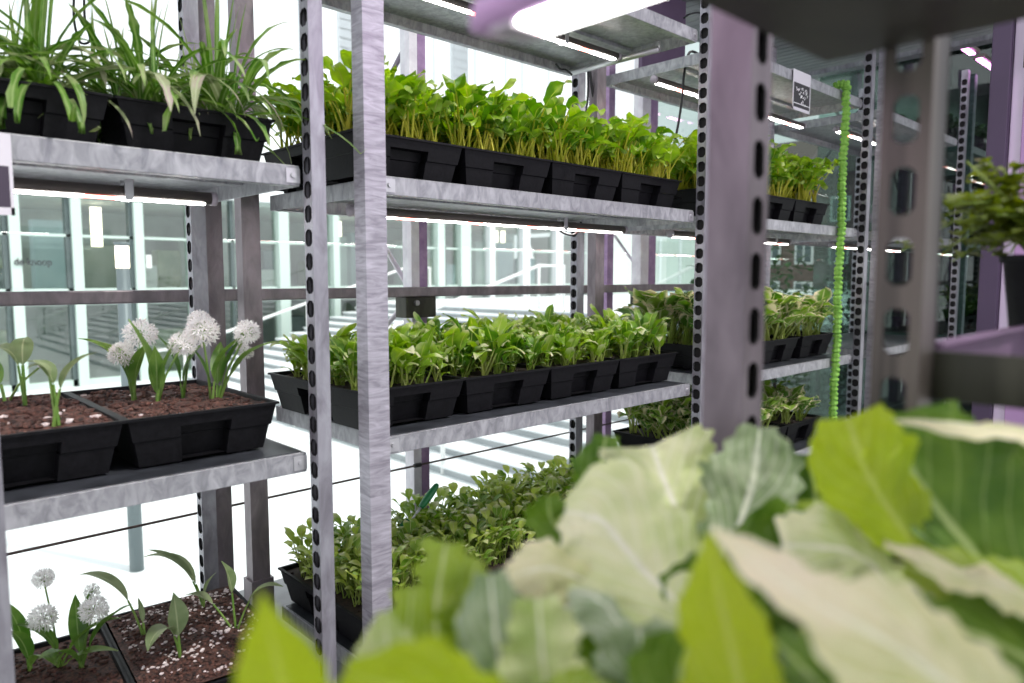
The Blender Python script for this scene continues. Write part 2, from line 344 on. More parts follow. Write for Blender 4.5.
# ------------------------------------------------------------------ trays
def tray_mesh(L, W, H):
    mb = MB(); us = [0, .32, .68, 1]; vs = [0, .52, .74, 1]; tap = .020; inset = .030
    def P(side, u, z, push):
        v = z; k = tap*(1-v) + (.003 if v < .5 else 0) + push
        hx, hy = L/2, W/2
        if side == 0: return Vector((-hx+k0(v)+(2*(hx-k0(v)))*u, -hy+k, z*H))
        if side == 1: return Vector((hx-k, -hy+k0(v)+(2*(hy-k0(v)))*u, z*H))
        if side == 2: return Vector((hx-k0(v)-(2*(hx-k0(v)))*u, hy-k, z*H))
        return Vector((-hx+k, hy-k0(v)-(2*(hy-k0(v)))*u, z*H))
    def k0(v): return tap*(1-v) + (.003 if v < .5 else 0)
    for sd in range(4):
        for i in range(3):
            for j in range(3):
                push = inset if (i == 1 and j < 2) else 0
                z0, z1 = vs[j], vs[j+1]
                top = z1 if z1 != .52 else .4999
                zz0 = z0 if j != 1 else .5201
                mb.quad(P(sd, us[i], zz0, push), P(sd, us[i+1], zz0, push), P(sd, us[i+1], top, push), P(sd, us[i], top, push))
                if j == 0: mb.quad(P(sd, us[i], top, push), P(sd, us[i+1], top, push), P(sd, us[i+1], .5201, push), P(sd, us[i], .5201, push))
                if push:
                    mb.quad(P(sd, us[1], zz0, 0), P(sd, us[1], zz0, push), P(sd, us[1], top, push), P(sd, us[1], top, 0))
                    mb.quad(P(sd, us[2], zz0, push), P(sd, us[2], zz0, 0), P(sd, us[2], top, 0), P(sd, us[2], top, push))
                    if j == 1: mb.quad(P(sd, us[1], top, push), P(sd, us[2], top, push), P(sd, us[2], top, 0), P(sd, us[1], top, 0))
    k = k0(0); mb.quad((-L/2+k, -W/2+k, .004), (-L/2+k, W/2-k, .004), (L/2-k, W/2-k, .004), (L/2-k, -W/2+k, .004))
    def ring(hx, hy, z): return [(-hx, -hy, z), (hx, -hy, z), (hx, hy, z), (-hx, hy, z)]
    rings = [ring(L/2-.0005, W/2-.0005, H*.95), ring(L/2+.004, W/2+.004, H*.95), ring(L/2+.004, W/2+.004, H), ring(L/2-.004, W/2-.004, H), ring(L/2-.010, W/2-.010, H*.78)]
    for a, b in zip(rings, rings[1:]):
        for i in range(4): mb.quad(a[i], a[(i+1) % 4], b[(i+1) % 4], b[i])
    for sx in (-1, 1):
        for sy in (-1, 1):
            x = sx*(L/2-.05); y = sy*(W/2-.05); mb.box(x-.012, x+.012, y-.012, y+.012, -.006, .005)
    return mb.mesh('tray', 'black_plastic')
def soil_mesh(L, W, seed, bumps=.006, perl=.02, chunks=90, mound=0., big=1.0):
    r = random.Random(seed); mb = MB(); nx, ny = 14, 20; rows = []
    for i in range(nx+1):
        row = []
        for j in range(ny+1):
            x = (i/nx-.5)*(L-.014); y = (j/ny-.5)*(W-.014)
            e = min(1, 3*min(i, nx-i)/nx)*min(1, 3*min(j, ny-j)/ny)
            z = noise.noise(Vector((x*45+seed, y*45, seed)))*bumps + noise.noise(Vector((x*14, y*14+seed, 2)))*bumps*1.2 + mound*e
            row.append((x, y, z))
        rows.append(row)
    mb.grid(rows, 0)
    for k in range(chunks):
        x = r.uniform(-.48, .48)*(L-.02); y = r.uniform(-.48, .48)*(W-.02)
        e = min(1, 3*(.5-abs(x)/L))*min(1, 3*(.5-abs(y)/W))
        z = noise.noise(Vector((x*14, y*14+seed, 2)))*bumps*1.2 + mound*e
        pl = r.random() < perl + (.55 if noise.noise(Vector((x*22+seed*3, y*22, 5))) > .12 and perl > .1 else 0)
        mb.ico((x, y, z+.001), r.uniform(.003, .0075)*big*(.75 if pl else 1), 1 if pl else 0, r, (1.2, .9, .7))
    return mb
TRAYS = {}
def tray(label, loc, L, W, H, kind, cols, rows, seed, group=None, rz=0, depth=.012, jit=.35, scale=(.85, 1.12), soil='peat', empty_frac=0, pname=None, name='plant_tray', dip=None):
    key = (L, W, H)
    if key not in TRAYS: TRAYS[key] = tray_mesh(L, W, H)
    t = thing(name, label, 'plant tray', loc, rz, group)
    link('tray', TRAYS[key], t)
    sm = soil_mesh(L, W, seed, .005, .03, 60 if cols else 0)
    s = sm.build('soil', [soil, 'perlite'], t, True, (0, 0, H-depth))
    r = random.Random(seed*7+1)
    for i in range(cols):
        for j in range(rows):
            if r.random() < empty_frac: continue
            x = ((i+.5+r.uniform(-jit, jit))/cols-.5)*(L-.05); y = ((j+.5+r.uniform(-jit, jit))/rows-.5)*(W-.05)
            link(pname or 'seedling_plant', r.choice(SEED[kind]), t, (x, y, H-depth-.002), r.uniform(0, 2*PI), r.uniform(*scale))
    return t

# ------------------------------------------------------------------ racks
LV = {'C': .36, 'B': .148, 'M': .748, 'T': 1.348, 'U': 1.948}
HT = 2.35
def slot_face(mb, o, ax, az, w, h, cell, sw, sh, nrm, dep=.004, m=0, off=0, dm=1):
    """strip of width w (along ax) and height h with pill shaped holes every cell"""
    o = Vector(o); ax = Vector(ax); nz = Vector((0, 0, 1)); nrm = Vector(nrm)
    n = int(h/cell)
    for i in range(n):
        z0 = i*cell; z1 = z0+cell if i < n-1 else h; zc = z0+cell/2; x0, x1 = 0, w; xc = w/2
        a, b = sw/2, sh/2; c = a*.55
        hole = [(xc-a, zc-b+c), (xc-a+c, zc-b), (xc+a-c, zc-b), (xc+a, zc-b+c), (xc+a, zc+b-c), (xc+a-c, zc+b), (xc-a+c, zc+b), (xc-a, zc+b-c)]
        outer = [(x0, z0), (x0, z0), (x1, z0), (x1, z0), (x1, z1), (x1, z1), (x0, z1), (x0, z1)]
        outer = [(x0, zc-b+c), (xc-a+c, z0), (xc+a-c, z0), (x1, zc-b+c), (x1, zc+b-c), (xc+a-c, z1), (xc-a+c, z1), (x0, zc+b-c)]
        corner = {0: (x0, z0), 2: (x1, z0), 4: (x1, z1), 6: (x0, z1)}
        T = lambda q, d=0: o + ax*q[0] + nz*q[1] - nrm*d
        for k in range(8):
            k2 = (k+1) % 8
            if k in corner:
                n0 = len(mb.V); mb.V += [tuple(T(outer[k])), tuple(T(corner[k])), tuple(T(outer[k2])), tuple(T(hole[k2])), tuple(T(hole[k]))]
                mb.face((n0, n0+1, n0+2, n0+3, n0+4), m)
            else: mb.quad(T(outer[k]), T(outer[k2]), T(hole[k2]), T(hole[k]), m)
            mb.quad(T(hole[k]), T(hole[k2]), T(hole[k2], dep), T(hole[k], dep), dm)
def post(mb, x0, x1, y0, y1, z0, z1, slot, cell=.049, sw=.029, sh=.035, back=True):
    """rectangular upright; slot = '-x' or '+x': the face that carries the row of slots"""
    h = z1-z0
    mb.quad((x0, y0, z0), (x1, y0, z0), (x1, y0, z1), (x0, y0, z1)); mb.quad((x1, y1, z0), (x0, y1, z0), (x0, y1, z1), (x1, y1, z1))
    mb.quad((x0, y0, z1), (x1, y0, z1), (x1, y1, z1), (x0, y1, z1)); mb.quad((x0, y1, z0), (x1, y1, z0), (x1, y0, z0), (x0, y0, z0))
    if slot == '-x':
        slot_face(mb, (x0, y1, z0), (0, -1, 0), None, y1-y0, h, cell, sw, sh, (-1, 0, 0))
        if back: mb.quad((x1, y0, z0), (x1, y1, z0), (x1, y1, z1), (x1, y0, z1), 0); mb.quad((x0+.012, y1, z0), (x0+.012, y0, z0), (x0+.012, y0, z1), (x0+.012, y1, z1), 1)
    else:
        slot_face(mb, (x1, y0, z0), (0, 1, 0), None, y1-y0, h, cell, sw, sh, (1, 0, 0))
        if back: mb.quad((x0, y1, z0), (x0, y0, z0), (x0, y0, z1), (x0, y1, z1), 0); mb.quad((x1-.012, y0, z0), (x1-.012, y1, z0), (x1-.012, y1, z1), (x1-.012, y0, z1), 1)
    mb.box(x0-.012, x1+.012, y0-.012, y1+.012, z0, z0+.006)
simple('slot_shade', (.012, .011, .012), .8)  # painted shade of the hollow post, on a sheet behind the slots
YF, YB = 1.41, 1.985
def shelf(parent, x0, x1, y0, y1, z, mat='galv_shelf', lip=.042):
    mb = MB(); mb.box(x0, x1, y0, y1, z-.004, z-.0005)
    mb.box(x0, x1, y0, y0+.003, z-lip, z); mb.box(x0, x1, y1-.003, y1, z-lip, z)
    mb.box(x0, x0+.003, y0+.003, y1-.003, z-lip, z); mb.box(x1-.003, x1, y0+.003, y1-.003, z-lip, z)
    mb.box(x0+.003, x1-.003, y0+.003, y0+.022, z-lip, z-lip+.003); mb.box(x0+.003, x1-.003, y1-.022, y1-.003, z-lip, z-lip+.003)
    mb.box(x0+.003, x1-.003, (y0+y1)/2-.02, (y0+y1)/2+.02, z-.016, z-.004)
    o = mb.build('shelf', mat, parent, bevel=.0015)
    for xx, sg in ((x0, -1), (x1, 1)):
        bm = MB(); yy = y0-.002
        bm.box(xx-.03 if sg > 0 else xx, xx if sg > 0 else xx+.03, yy, yy+.002, z-lip+.006, z-.006)
        xc = xx - sg*.015; bm.tube([(xc, yy-.004, z-.02), (xc, yy, z-.02)], .006, 8)
        bm.build('shelf_clip', 'tube_steel', o)
    bm = MB(); bm.box(x0+.008, x1-.008, y0+.012, y1-.012, z-.0005, z+.0012); bm.build('dark_top_sheet', 'dark_shelf_top', o)  # dark sheet added over the plate, standing in for its dark wet top
    return o
def rack(label, x0, x1, levels, posts, z1=HT, y0=YF, y1=YB, smat='galv_shelf', lv=LV, foot=()):
    """posts: (x0, x1, y0, slotted face, material)"""
    t = thing('storage_rack', label, 'shelving', (0, 0, 0), 0, 'galvanised racks in the long row')
    for i, (a, b, c, sl, m) in enumerate(posts):
        mb = MB(); post(mb, a, b, c, c+(.044 if sl == '+x' else .036), 0, z1, sl)
        if i in foot: mb.box(a-.007, b+.007, c-.007, c+.051, 0, .235)
        mb.build('post', [m, 'slot_shade'], t)
    for k in levels: shelf(t, x0, x1, y0, y1, lv[k], smat)
    return t
W_, G_ = 'galv_wavy', 'galv'
LVC = dict(LV); LVC['B'] = .36
rack('galvanised steel rack holding the white-flowered wild garlic', -.55, .73, 'BMTU', [(-.62, -.566, 1.37, '+x', W_), (-.62, -.566, 2.02, '+x', W_), (.738, .770, 1.374, '-x', G_), (.735, .775, 2.04, '-x', G_)])
rack('galvanised steel rack in mid row with four trays of seedlings per shelf', .935, 2.19, 'BMTU', [(.861, .915, 1.37, '+x', W_), (.862, .915, 2.01, '+x', 'galv_mauve'), (2.205, 2.245, 1.374, '-x', G_), (2.22, 2.262, 1.965, '-x', G_)], foot=(1,))
rack('galvanised steel rack with the green cord hanging from its top shelf', 2.41, 3.58, 'BMTU', [(2.335, 2.39, 1.37, '+x', W_), (2.335, 2.39, 1.965, '+x', 'galv_mauve'), (3.585, 3.622, 1.37, '-x', G_), (3.585, 3.622, 1.965, '-x', G_)], lv=LVC)
rack('galvanised rack beyond the green cord, mostly hidden by the thick posts', 3.85, 5.02, 'BMTU', [(3.776, 3.83, 1.37, '+x', W_), (3.776, 3.83, 1.965, '+x', W_), (5.03, 5.07, 1.37, '-x', G_), (5.03, 5.07, 1.965, '-x', G_)])
rack('far end rack in the dark, under the magenta lamp', 5.25, 6.42, 'BMTU', [(5.17, 5.22, 1.37, '+x', W_), (5.17, 5.22, 1.965, '+x', W_), (6.43, 6.47, 1.37, '-x', G_), (6.43, 6.47, 1.965, '-x', G_)])

# trays on the racks ------------------------------------------------
H1 = .100
def row_of_trays(xs, lvl, kind, labels, cols, rows, group, y=1.70, W=.46, seed=0, L=.322, **kw):
    for i, (x, lb) in enumerate(zip(xs, labels)):
        tray(lb, (x, y, LV[lvl]+.006), L, W, H1, kind, cols, rows, seed+i, group, **kw)
XB = [1.055, 1.385, 1.712, 2.036]
ORD = ['first', 'second', 'third', 'fourth']
NB = ['beside the wavy galvanised post', 'second along from the wavy galvanised post', 'third along from the wavy galvanised post', 'at the end by the slotted post']
row_of_trays(XB, 'T', 'mustard', ['tray of tall yellow-stemmed leaves on upper shelf, '+a for a in NB], 5, 7, 'mustard trays on the upper shelf', seed=10, scale=(.95, 1.4), depth=.010)
row_of_trays(XB, 'M', 'spinach', ['tray of spinach-like seedlings on waist-high shelf, '+a for a in NB], 5, 7, 'spinach trays on the waist-high shelf', seed=20, scale=(.88, 1.35))
row_of_trays([1.105, 1.445, 1.785, 2.05], 'B', 'small', ['tray of small spoon-leaved seedlings on lowest shelf, '+a for a in NB], 6, 8, 'small-leaved trays on the lowest shelf', seed=30, y=1.78, W=.46, scale=(1.0, 1.35))
XC = [2.59, 2.925, 3.26, 3.50]
XC = [2.585, 2.912, 3.239]
NC = ['behind the slotted middle post', 'just past the thick mauve post', 'next to the green cord']
row_of_trays(XC, 'T', 'mustard', ['black tray of tall tangled leaves on upper shelf, '+a for a in NC], 5, 7, 'tall leaf trays near the green cord', seed=40, scale=(1.1, 1.6))
row_of_trays([2.62, 2.985, 3.35], 'M', 'varieg', ['black tray of broad pale-edged leaves on waist-high shelf, '+a for a in NC], 4, 6, 'pale-edged trays near the green cord', seed=50, scale=(1.45, 1.95))
row_of_trays(XC[:2]+[3.24], 'C', 'varieg', ['low black tray of pale-edged leaves on lowest shelf, '+a for a in NC], 4, 6, 'pale-edged trays on the lowest shelf', seed=60, scale=(1.1, 1.5))
XD = [4.0, 4.36, 4.75]
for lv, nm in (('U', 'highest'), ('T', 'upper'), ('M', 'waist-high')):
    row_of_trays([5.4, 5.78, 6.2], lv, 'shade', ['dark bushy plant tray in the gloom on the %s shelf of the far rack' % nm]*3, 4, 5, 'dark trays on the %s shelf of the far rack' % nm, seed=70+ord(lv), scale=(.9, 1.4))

# plantain trays on the first rack's upper shelf ---------------------
def plantain_tray(label, x, y, seed, rz=0):
    t = thing('plant_tray', label, 'plant tray', (x, y, LV['T']+.006), rz, 'trays of strap-leaved greens')
    key = (.296, .46, .092)
    if key not in TRAYS: TRAYS[key] = tray_mesh(*key)
    link('tray', TRAYS[key], t); soil_mesh(.296, .46, seed, .005, .03, 60).build('soil', ['peat', 'perlite'], t, True, (0, 0, .08))
    r = random.Random(seed)
    for i in range(2):
        for j in range(3):
            link('strap_leaved_plant', r.choice(SEED['plantain']), t, ((i-.5)*.145+r.uniform(-.015, .015), (j-1)*.145+r.uniform(-.02, .02), .078), r.uniform(0, 6.28), r.uniform(.85, 1.15))
plantain_tray('black tray of long arching toothed strap leaves beside the slotted post', .556, 1.70, 3)
plantain_tray('black tray of upright strap leaves, middle of the three', .248, 1.70, 4)
plantain_tray('black tray of strap leaves cut off by the photo edge above card holder', -.065, 1.70, 5)

# wild garlic ---------------------------------------------------------
def umbel(mb, c, R_, rnd, n=46, pet=6, ps=.0095):
    c = Vector(c)
    for i in range(n):
        z = 1-2*(i+.5)/n*.86; th = i*2.39996; q = math.sqrt(max(0, 1-z*z))
        d = Vector((q*math.cos(th), q*math.sin(th), z)); d = (d + Vector((rnd.uniform(-.15, .15),)*3)).normalized()
        fc = c + d*R_*rnd.uniform(.72, .95)
        u = d.orthogonal().normalized(); w = d.cross(u)
        mb.tube([c, fc], .0005, 3, 1, False); mb.ico(fc, .0016, 0)
        r0 = rnd.uniform(0, 1)
        for k in range(pet):
            an = r0 + 2*PI*k/pet; e = u*math.cos(an) + w*math.sin(an); sd = d.cross(e)
            b = fc; m = fc + e*ps*.5 + d*ps*.5; t = fc + e*ps + d*ps*.8
            mb.quad(b, m - sd*ps*.17, t, m + sd*ps*.17, 0)
def garlic_plant(t, base, heads, leaves, seed, faded=False):
    """base: local position on the soil; heads: local head centres with radius; leaves: (azimuth, pitch0, pitch1, length, half width, petiole)"""
    r = random.Random(seed); base = Vector(base)
    g = bpy.data.objects.new('wild_garlic_plant', None); C.objects.link(g); g.parent = t; g.location = base; g.empty_display_size = .02
    for hd in heads:
        c = Vector(hd[:3]) - base; mb = MB()
        mid = Vector((c.x*.35, c.y*.35, c.z*.5))
        mb.tube([(0, 0, -.004), tuple(mid), tuple(c)], .0022, 6, 0, True, [.003, .0024, .002]); mb.build('flower_stem', 'garlic_stem', g, True)
        mb = MB(); umbel(mb, c, hd[3]*.95, r, 46 if hd[3] > .019 else 26, 6, hd[3]*.46); partlabel(mb.build('flower_head', ['petal', 'garlic_stem'], g), 'round white star-flower head')
    for (az, p0, p1, L, W, pet) in leaves:
        mb = MB(); leaf(mb, (r.uniform(-.004, .004), r.uniform(-.004, .004), -.004), az, p0, p1, L, W, prof_lance, r, 10, 2, .35, .05, 0, pet, .0035, 1, min(1.5, p0+.2), drift=r.uniform(-.3, .3))
        mb.build('leaf', ['garlic_faded' if faded else 'garlic_leaf', 'garlic_stem'], g, True)
    return g
def bare_tray(label, loc, L, W, H, seed, soilm, rz=0, perl=.03, chunks=380, depth=.008, mound=.006, big=1.2, group=None):
    key = (L, W, H)
    if key not in TRAYS: TRAYS[key] = tray_mesh(*key)
    t = thing('plant_tray', label, 'plant tray', loc, rz, group); link('tray', TRAYS[key], t)
    soil_mesh(L, W, seed, .006, perl, chunks, mound, big).build('soil', [soilm, 'perlite'], t, False, (0, 0, H-depth))
    return t
def loc_in(t, p): return t.matrix_basis.inverted() @ p
GZ = LV['M']+.006
tg = bare_tray('black tray of bark soil with white wild garlic in full flower', (.548, 1.70, GZ), .294, .46, .10, 21, 'bark')
def head_at(px, py, base, rad):      # flower centre straight above a soil point
    r = ray(px, py); k = base.dot(FH)/r.dot(FH); return CAM + r*k
sz = GZ+.094
def gp(t, bx, by, heads, leaves, seed, z=sz, faded=False):
    b = at_z(bx, by, z); hs = []
    for (hx, hy, rad, dd) in heads:
        q = head_at(hx, hy, Vector((b.x, b.y, 0)), rad) + Vector((FH.x, FH.y, 0))*dd
        hs.append((*loc_in(t, q), rad))
    return garlic_plant(t, loc_in(t, b), hs, leaves, seed, faded)
dg = math.radians
LW = PI*.75      # azimuth that runs to the west in the picture plane
for t in (tg,): bpy.context.view_layer.update()
gp(tg, 134, 402, [(133, 336, .030, .03), (124, 354, .024, -.01)], [(dg(150), dg(75), dg(5), 0.146, 0.021, .05), (dg(118), dg(80), dg(10), 0.123, 0.018, .05), (dg(-60), dg(85), dg(40), 0.112, 0.017, .04), (dg(100), dg(72), dg(0), 0.112, 0.014, .05)], 1)
gp(tg, 157, 406, [(178, 346, .024, .02)], [(dg(140), dg(82), dg(60), 0.168, 0.021, .03), (dg(-30), dg(78), dg(55), 0.134, 0.017, .04), (dg(-100), dg(80), dg(60), 0.112, 0.016, .03)], 2)
gp(tg, 183, 400, [(193, 322, .021, .03)], [(dg(-20), dg(82), dg(35), 0.112, 0.019, .04), (dg(150), dg(82), dg(50), 0.123, 0.018, .04)], 3)
gp(tg, 211, 402, [(202, 331, .030, 0)], [(dg(-45), dg(80), dg(20), 0.134, 0.019, .05), (dg(160), dg(84), dg(50), 0.112, 0.016, .03)], 4)
gp(tg, 219, 401, [(247, 333, .024, 0), (243, 354, .014, .02), (232, 347, .014, .05)], [(dg(-43), dg(60), dg(-5), 0.168, 0.017, .06), (dg(-40), dg(75), dg(45), 0.146, 0.019, .04), (dg(60), dg(76), dg(30), 0.112, 0.016, .04)], 5)
tg2 = bare_tray('black tray of bark soil with a few drooping yellow-tipped shoots', (.240, 1.70, GZ), .306, .46, .10, 22, 'bark', perl=.04, chunks=520, depth=.004, mound=.012, big=1.5)
bpy.context.view_layer.update()
gp(tg2, 57, 424, [], [(dg(130), dg(84), dg(-20), .075, .017, .075), (dg(-46), dg(70), dg(10), .10, .014, .07), (dg(150), dg(86), dg(-60), .05, .012, .09)], 6, sz+.01, True)
gp(tg2, 25, 408, [], [(dg(130), dg(80), dg(-60), .09, .022, .09), (dg(80), dg(80), dg(0), .08, .02, .09)], 7, sz+.012, True)
gp(tg2, 6, 405, [(41, 366, .005, 0)], [(dg(100), dg(60), dg(40), .08, .012, .05)], 8, sz+.012)
tg3 = bare_tray('black tray on the lowest shelf with white garlic flowers', (.275, 1.75, LV['B']+.006), .322, .46, .10, 23, 'bark', rz=dg(-5), chunks=420)
tg4 = bare_tray('black tray on the lowest shelf with pinkish perlite soil and wilting leaves', (.605, 1.76, LV['B']+.006), .322, .48, .10, 24, 'bark', rz=dg(-5), perl=.13, chunks=1300, depth=-.002, mound=.02, big=.85)
bpy.context.view_layer.update()
zb = LV['B']+.10
gp(tg3, 60, 668, [(43, 618, .026, 0), (26, 590, .020, .06)], [(dg(-40), dg(55), dg(5), .15, .018, .05), (dg(140), dg(70), dg(0), .12, .018, .04), (dg(-100), dg(50), dg(-10), .13, .020, .03), (dg(-50), dg(35), dg(-10), .13, .018, .03)], 11, zb)
gp(tg3, 82, 668, [(94, 610, .026, 0), (66, 611, .016, .1)], [(dg(-45), dg(62), dg(20), .16, .017, .06), (dg(90), dg(75), dg(40), .13, .018, .04), (dg(-140), dg(55), dg(0), .14, .018, .03), (dg(60), dg(70), dg(35), .12, .015, .05)], 12, zb)
gp(tg3, 30, 672, [], [(dg(120), dg(80), dg(40), .14, .018, .04), (dg(-70), dg(50), dg(-20), .15, .02, .03), (dg(-120), dg(75), dg(30), .14, .018, .03)], 13, zb)
gp(tg4, 145, 637, [], [(dg(138), dg(62), dg(-15), 0.146, 0.018, .10), (dg(100), dg(80), dg(60), 0.061, 0.007, .04)], 14, zb+.01, True)
gp(tg4, 178, 660, [], [(dg(100), dg(85), dg(78), 0.098, 0.024, .06), (dg(-150), dg(70), dg(-80), 0.104, 0.022, .07)], 15, zb+.012, True)
gp(tg4, 205, 612, [], [(dg(138), dg(68), dg(-25), 0.171, 0.019, .08), (dg(150), dg(66), dg(5), 0.146, 0.016, .09), (dg(-40), dg(80), dg(40), 0.073, 0.013, .05)], 16, zb+.012, True)
gp(tg4, 236, 632, [], [(dg(130), dg(86), dg(60), 0.085, 0.020, .10), (dg(-40), dg(60), dg(-25), 0.098, 0.015, .09), (dg(145), dg(50), dg(-10), 0.073, 0.015, .09)], 17, zb+.012, True)

# ------------------------------------------------------------------ grow lights under the shelves
def grow_tube(label, x0, x1, y, z, r=.0135, along='x', clips=(), housing='tube_housing', cable=False):
    t = thing('grow_light', label, 'grow light', (0, 0, 0), 0, 'slim lamps under the shelves')
    mb = MB(); mb.tube([(x0, y, z), (x1, y, z)], r, 12); h = mb.build('lamp_housing', housing, t, True)
    mb = MB(); n = max(4, int((x1-x0)/.06))
    for i in range(n):
        a = x0+.02+(x1-x0-.04)*i/n; b = x0+.02+(x1-x0-.04)*(i+1)/n
        red = (i % 4 == 2)
        mb.box(a, b, y-r*.62, y+r*.62, z-r*1.08, z-r*.75, 1 if red else 0)
    mb.build('diffuser', ['led_white', 'led_red'], t)
    for xx in (x0, x1):
        mb = MB(); mb.tube([(xx-.006, y, z), (xx+.006, y, z)], r*1.12, 12); mb.build('end_cap', 'cap_grey', t, True)
    for xx in clips:
        mb = MB(); mb.box(xx-.008, xx+.008, y-r*1.25, y-r*1.02, z-r*1.2, z+.026); mb.box(xx-.008, xx+.008, y+r*1.02, y+r*1.25, z-r*1.2, z+.026); mb.box(xx-.008, xx+.008, y-r*1.2, y+r*1.2, z+r, z+r+.004); mb.build('clip', 'tube_steel', t)
    return t
z_l = lambda k: LV[k]-.058
grow_tube('slim lamp under the shelf of strap-leaved trays', -.45, at_z(213, 199, z_l('T')).x, at_z(213, 199, z_l('T')).y, z_l('T'), clips=(at_z(126, 193, z_l('T')).x,))
grow_tube('slim lamp under the upper shelf above the spinach-like seedlings', 1.0, at_z(624, 230, z_l('T')).x, at_z(624, 230, z_l('T')).y, z_l('T'), clips=(1.06, 1.80))
lt = grow_tube('bright lamp under the highest shelf, above the yellow-stemmed leaves', 1.02, 2.08, 1.66, z_l('U'), clips=(1.2, 1.8))
mb = MB(); mb.tube([(2.10, 1.50, z_l('U')-.004), (2.10, 1.90, z_l('U')-.004)], .011, 10); mb.tube([(2.10, 1.50, z_l('U')-.004), (2.10, 1.50, z_l('U')+.02)], .005, 6); mb.build('cross_bar', 'tube_steel', lt, True)
grow_tube('lamp under the highest shelf beside the black scrawled card', at_z(668, 76, z_l('U')).x, at_z(803, 126, z_l('U')).x, at_z(803, 126, z_l('U')).y, z_l('U'), clips=(2.75, 3.0))
grow_tube('lamp under the upper shelf behind the slotted middle post', 2.45, 3.45, 1.68, z_l('T'), clips=(2.7, 3.3))
grow_tube('distant lamp under the highest shelf past the green cord', 3.90, 4.6, 1.66, z_l('U'), clips=(4.0,))
grow_tube('distant lamp under the upper shelf seen through the open slotted post', 3.90, 4.9, 1.66, z_l('T'), clips=(4.0,))
grow_tube('distant lamp under the upper shelf of the far rack', 5.3, 6.3, 1.66, z_l('T'), clips=(5.4,))
mg = thing('grow_light', 'magenta strip lamp with rows of glowing dots near the purple panels', 'grow light')
for i, (a, b) in enumerate(((4.52, 4.86), (4.95, 5.55))):
    mb = MB(); mb.box(a, b, 1.27, 1.33, 2.385, 2.405); mb.build('lamp_housing', 'tube_housing', mg)
    mb = MB()
    n = int((b-a)/.035)
    for k in range(n): mb.box(a+.01+k*.035, a+.026+k*.035, 1.285, 1.315, 2.376, 2.384)
    mb.build('diffuser', 'led_magenta', mg)

# big fluorescent fitting close to the camera, over the lettuces
bx, bz = .287, 1.262
fl = thing('grow_light', 'large glowing white lamp with purple sides, directly above the lettuces', 'grow light')
mb = MB(); prof = [(-.0155, .004), (-.014, .014), (-.006, .018), (.006, .018), (.014, .014), (.0155, .004), (.0145, -.005), (-.0145, -.005)]
ys = [.330, .322, .300, -.75]; sc = [.55, .85, 1, 1]
rows = [[(bx+p[0]*s, y, bz+p[1]*s) for p in prof+[prof[0]]] for y, s in zip(ys, sc)]
mb.grid(rows); n0 = len(mb.V); mb.V += [rows[0][i] for i in range(8)]; mb.face(range(n0, n0+8)); mb.build('lamp_housing', 'housing_purple', fl, True)
mb = MB(); mb.box(bx-.012, bx+.012, -.75, .288, bz-.0095, bz-.0052); mb.build('diffuser', 'led_big', fl, bevel=.003)
mb = MB(); mb.box(bx-.014, bx+.014, .289, .308, bz-.0095, bz-.0052); mb.build('end_cap', 'cap_grey', fl, bevel=.003)

# ------------------------------------------------------------------ the rack the camera looks out of
tr = thing('storage_rack', 'mauve-lit rack post and dark overhead shelf enclosing the lettuces', 'shelving')
q = at_z(826, 62, 1.296); EX, EY = q.x, q.y
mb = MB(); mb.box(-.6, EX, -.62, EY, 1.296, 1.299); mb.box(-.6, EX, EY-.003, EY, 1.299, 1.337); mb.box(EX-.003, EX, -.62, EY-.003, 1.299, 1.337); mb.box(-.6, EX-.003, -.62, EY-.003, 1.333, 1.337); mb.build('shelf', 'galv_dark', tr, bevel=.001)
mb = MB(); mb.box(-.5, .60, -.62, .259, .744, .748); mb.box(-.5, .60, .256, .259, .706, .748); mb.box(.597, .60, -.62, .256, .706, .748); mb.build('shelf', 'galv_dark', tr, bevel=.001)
mb = MB(); 
x0, x1, y0, y1 = .600, .637, .331, .3715
mb.quad((x0, y1, 0), (x0, y0, 0), (x0, y0, 2.2), (x0, y1, 2.2)); mb.quad((x1, y0, 0), (x1, y1, 0), (x1, y1, 2.2), (x1, y0, 2.2)); mb.quad((x1, y1, 0), (x0, y1, 0), (x0, y1, 2.2), (x1, y1, 2.2))
slot_face(mb, (x0, y0, 0), (1, 0, 0), None, x1-x0, 2.2, .05, .019, .034, (0, -1, 0)); mb.quad((x0, y0+.01, 0), (x1, y0+.01, 0), (x1, y0+.01, 2.2), (x0, y0+.01, 2.2), 1)
mb.quad((x0, y0, 2.2), (x1, y0, 2.2), (x1, y1, 2.2), (x0, y1, 2.2)); mb.build('post', ['post_mauve', 'slot_shade'], tr)

# trough rack beside it
tf = thing('storage_rack', 'dark open-slotted post carrying a trough full of purple light', 'shelving')
x0 = .620; y1 = at_x(886, 100, x0).y; y0 = at_x(928, 100, x0).y; x1 = at_y(944, 100, y0).x
mb = MB(); slot_face(mb, (x0, y1, 0), (0, -1, 0), None, y1-y0, 2.2, .0552, .019, .037, (-1, 0, 0), .003, 0)
mb.box(x0, x1, y0-.003, y0, 0, 2.2); mb.box(x0, x1-.03, y1, y1+.003, 0, 2.2); mb.box(x1-.003, x1, y0-.003, y0+.008, 0, 2.2)
mb.build('post', ['post_dark', 'slot_shade'], tf)
mb = MB(); mb.box(.655, .663, -.75, .205, 1.020, 1.060); mb.box(.663, .676, -.75, .205, 1.020, 1.024); mb.build('end_beam', 'galv_dark', tf, bevel=.001)
mb = MB(); mb.box(.663, 1.9, .196, .202, 1.024, 1.066); mb.box(.663, 1.9, -.75, .196, 1.022, 1.026); mb.box(.663, 1.9, .188, .196, 1.062, 1.066); mb.build('trough', 'trough_purple_lit', tf, bevel=.001)
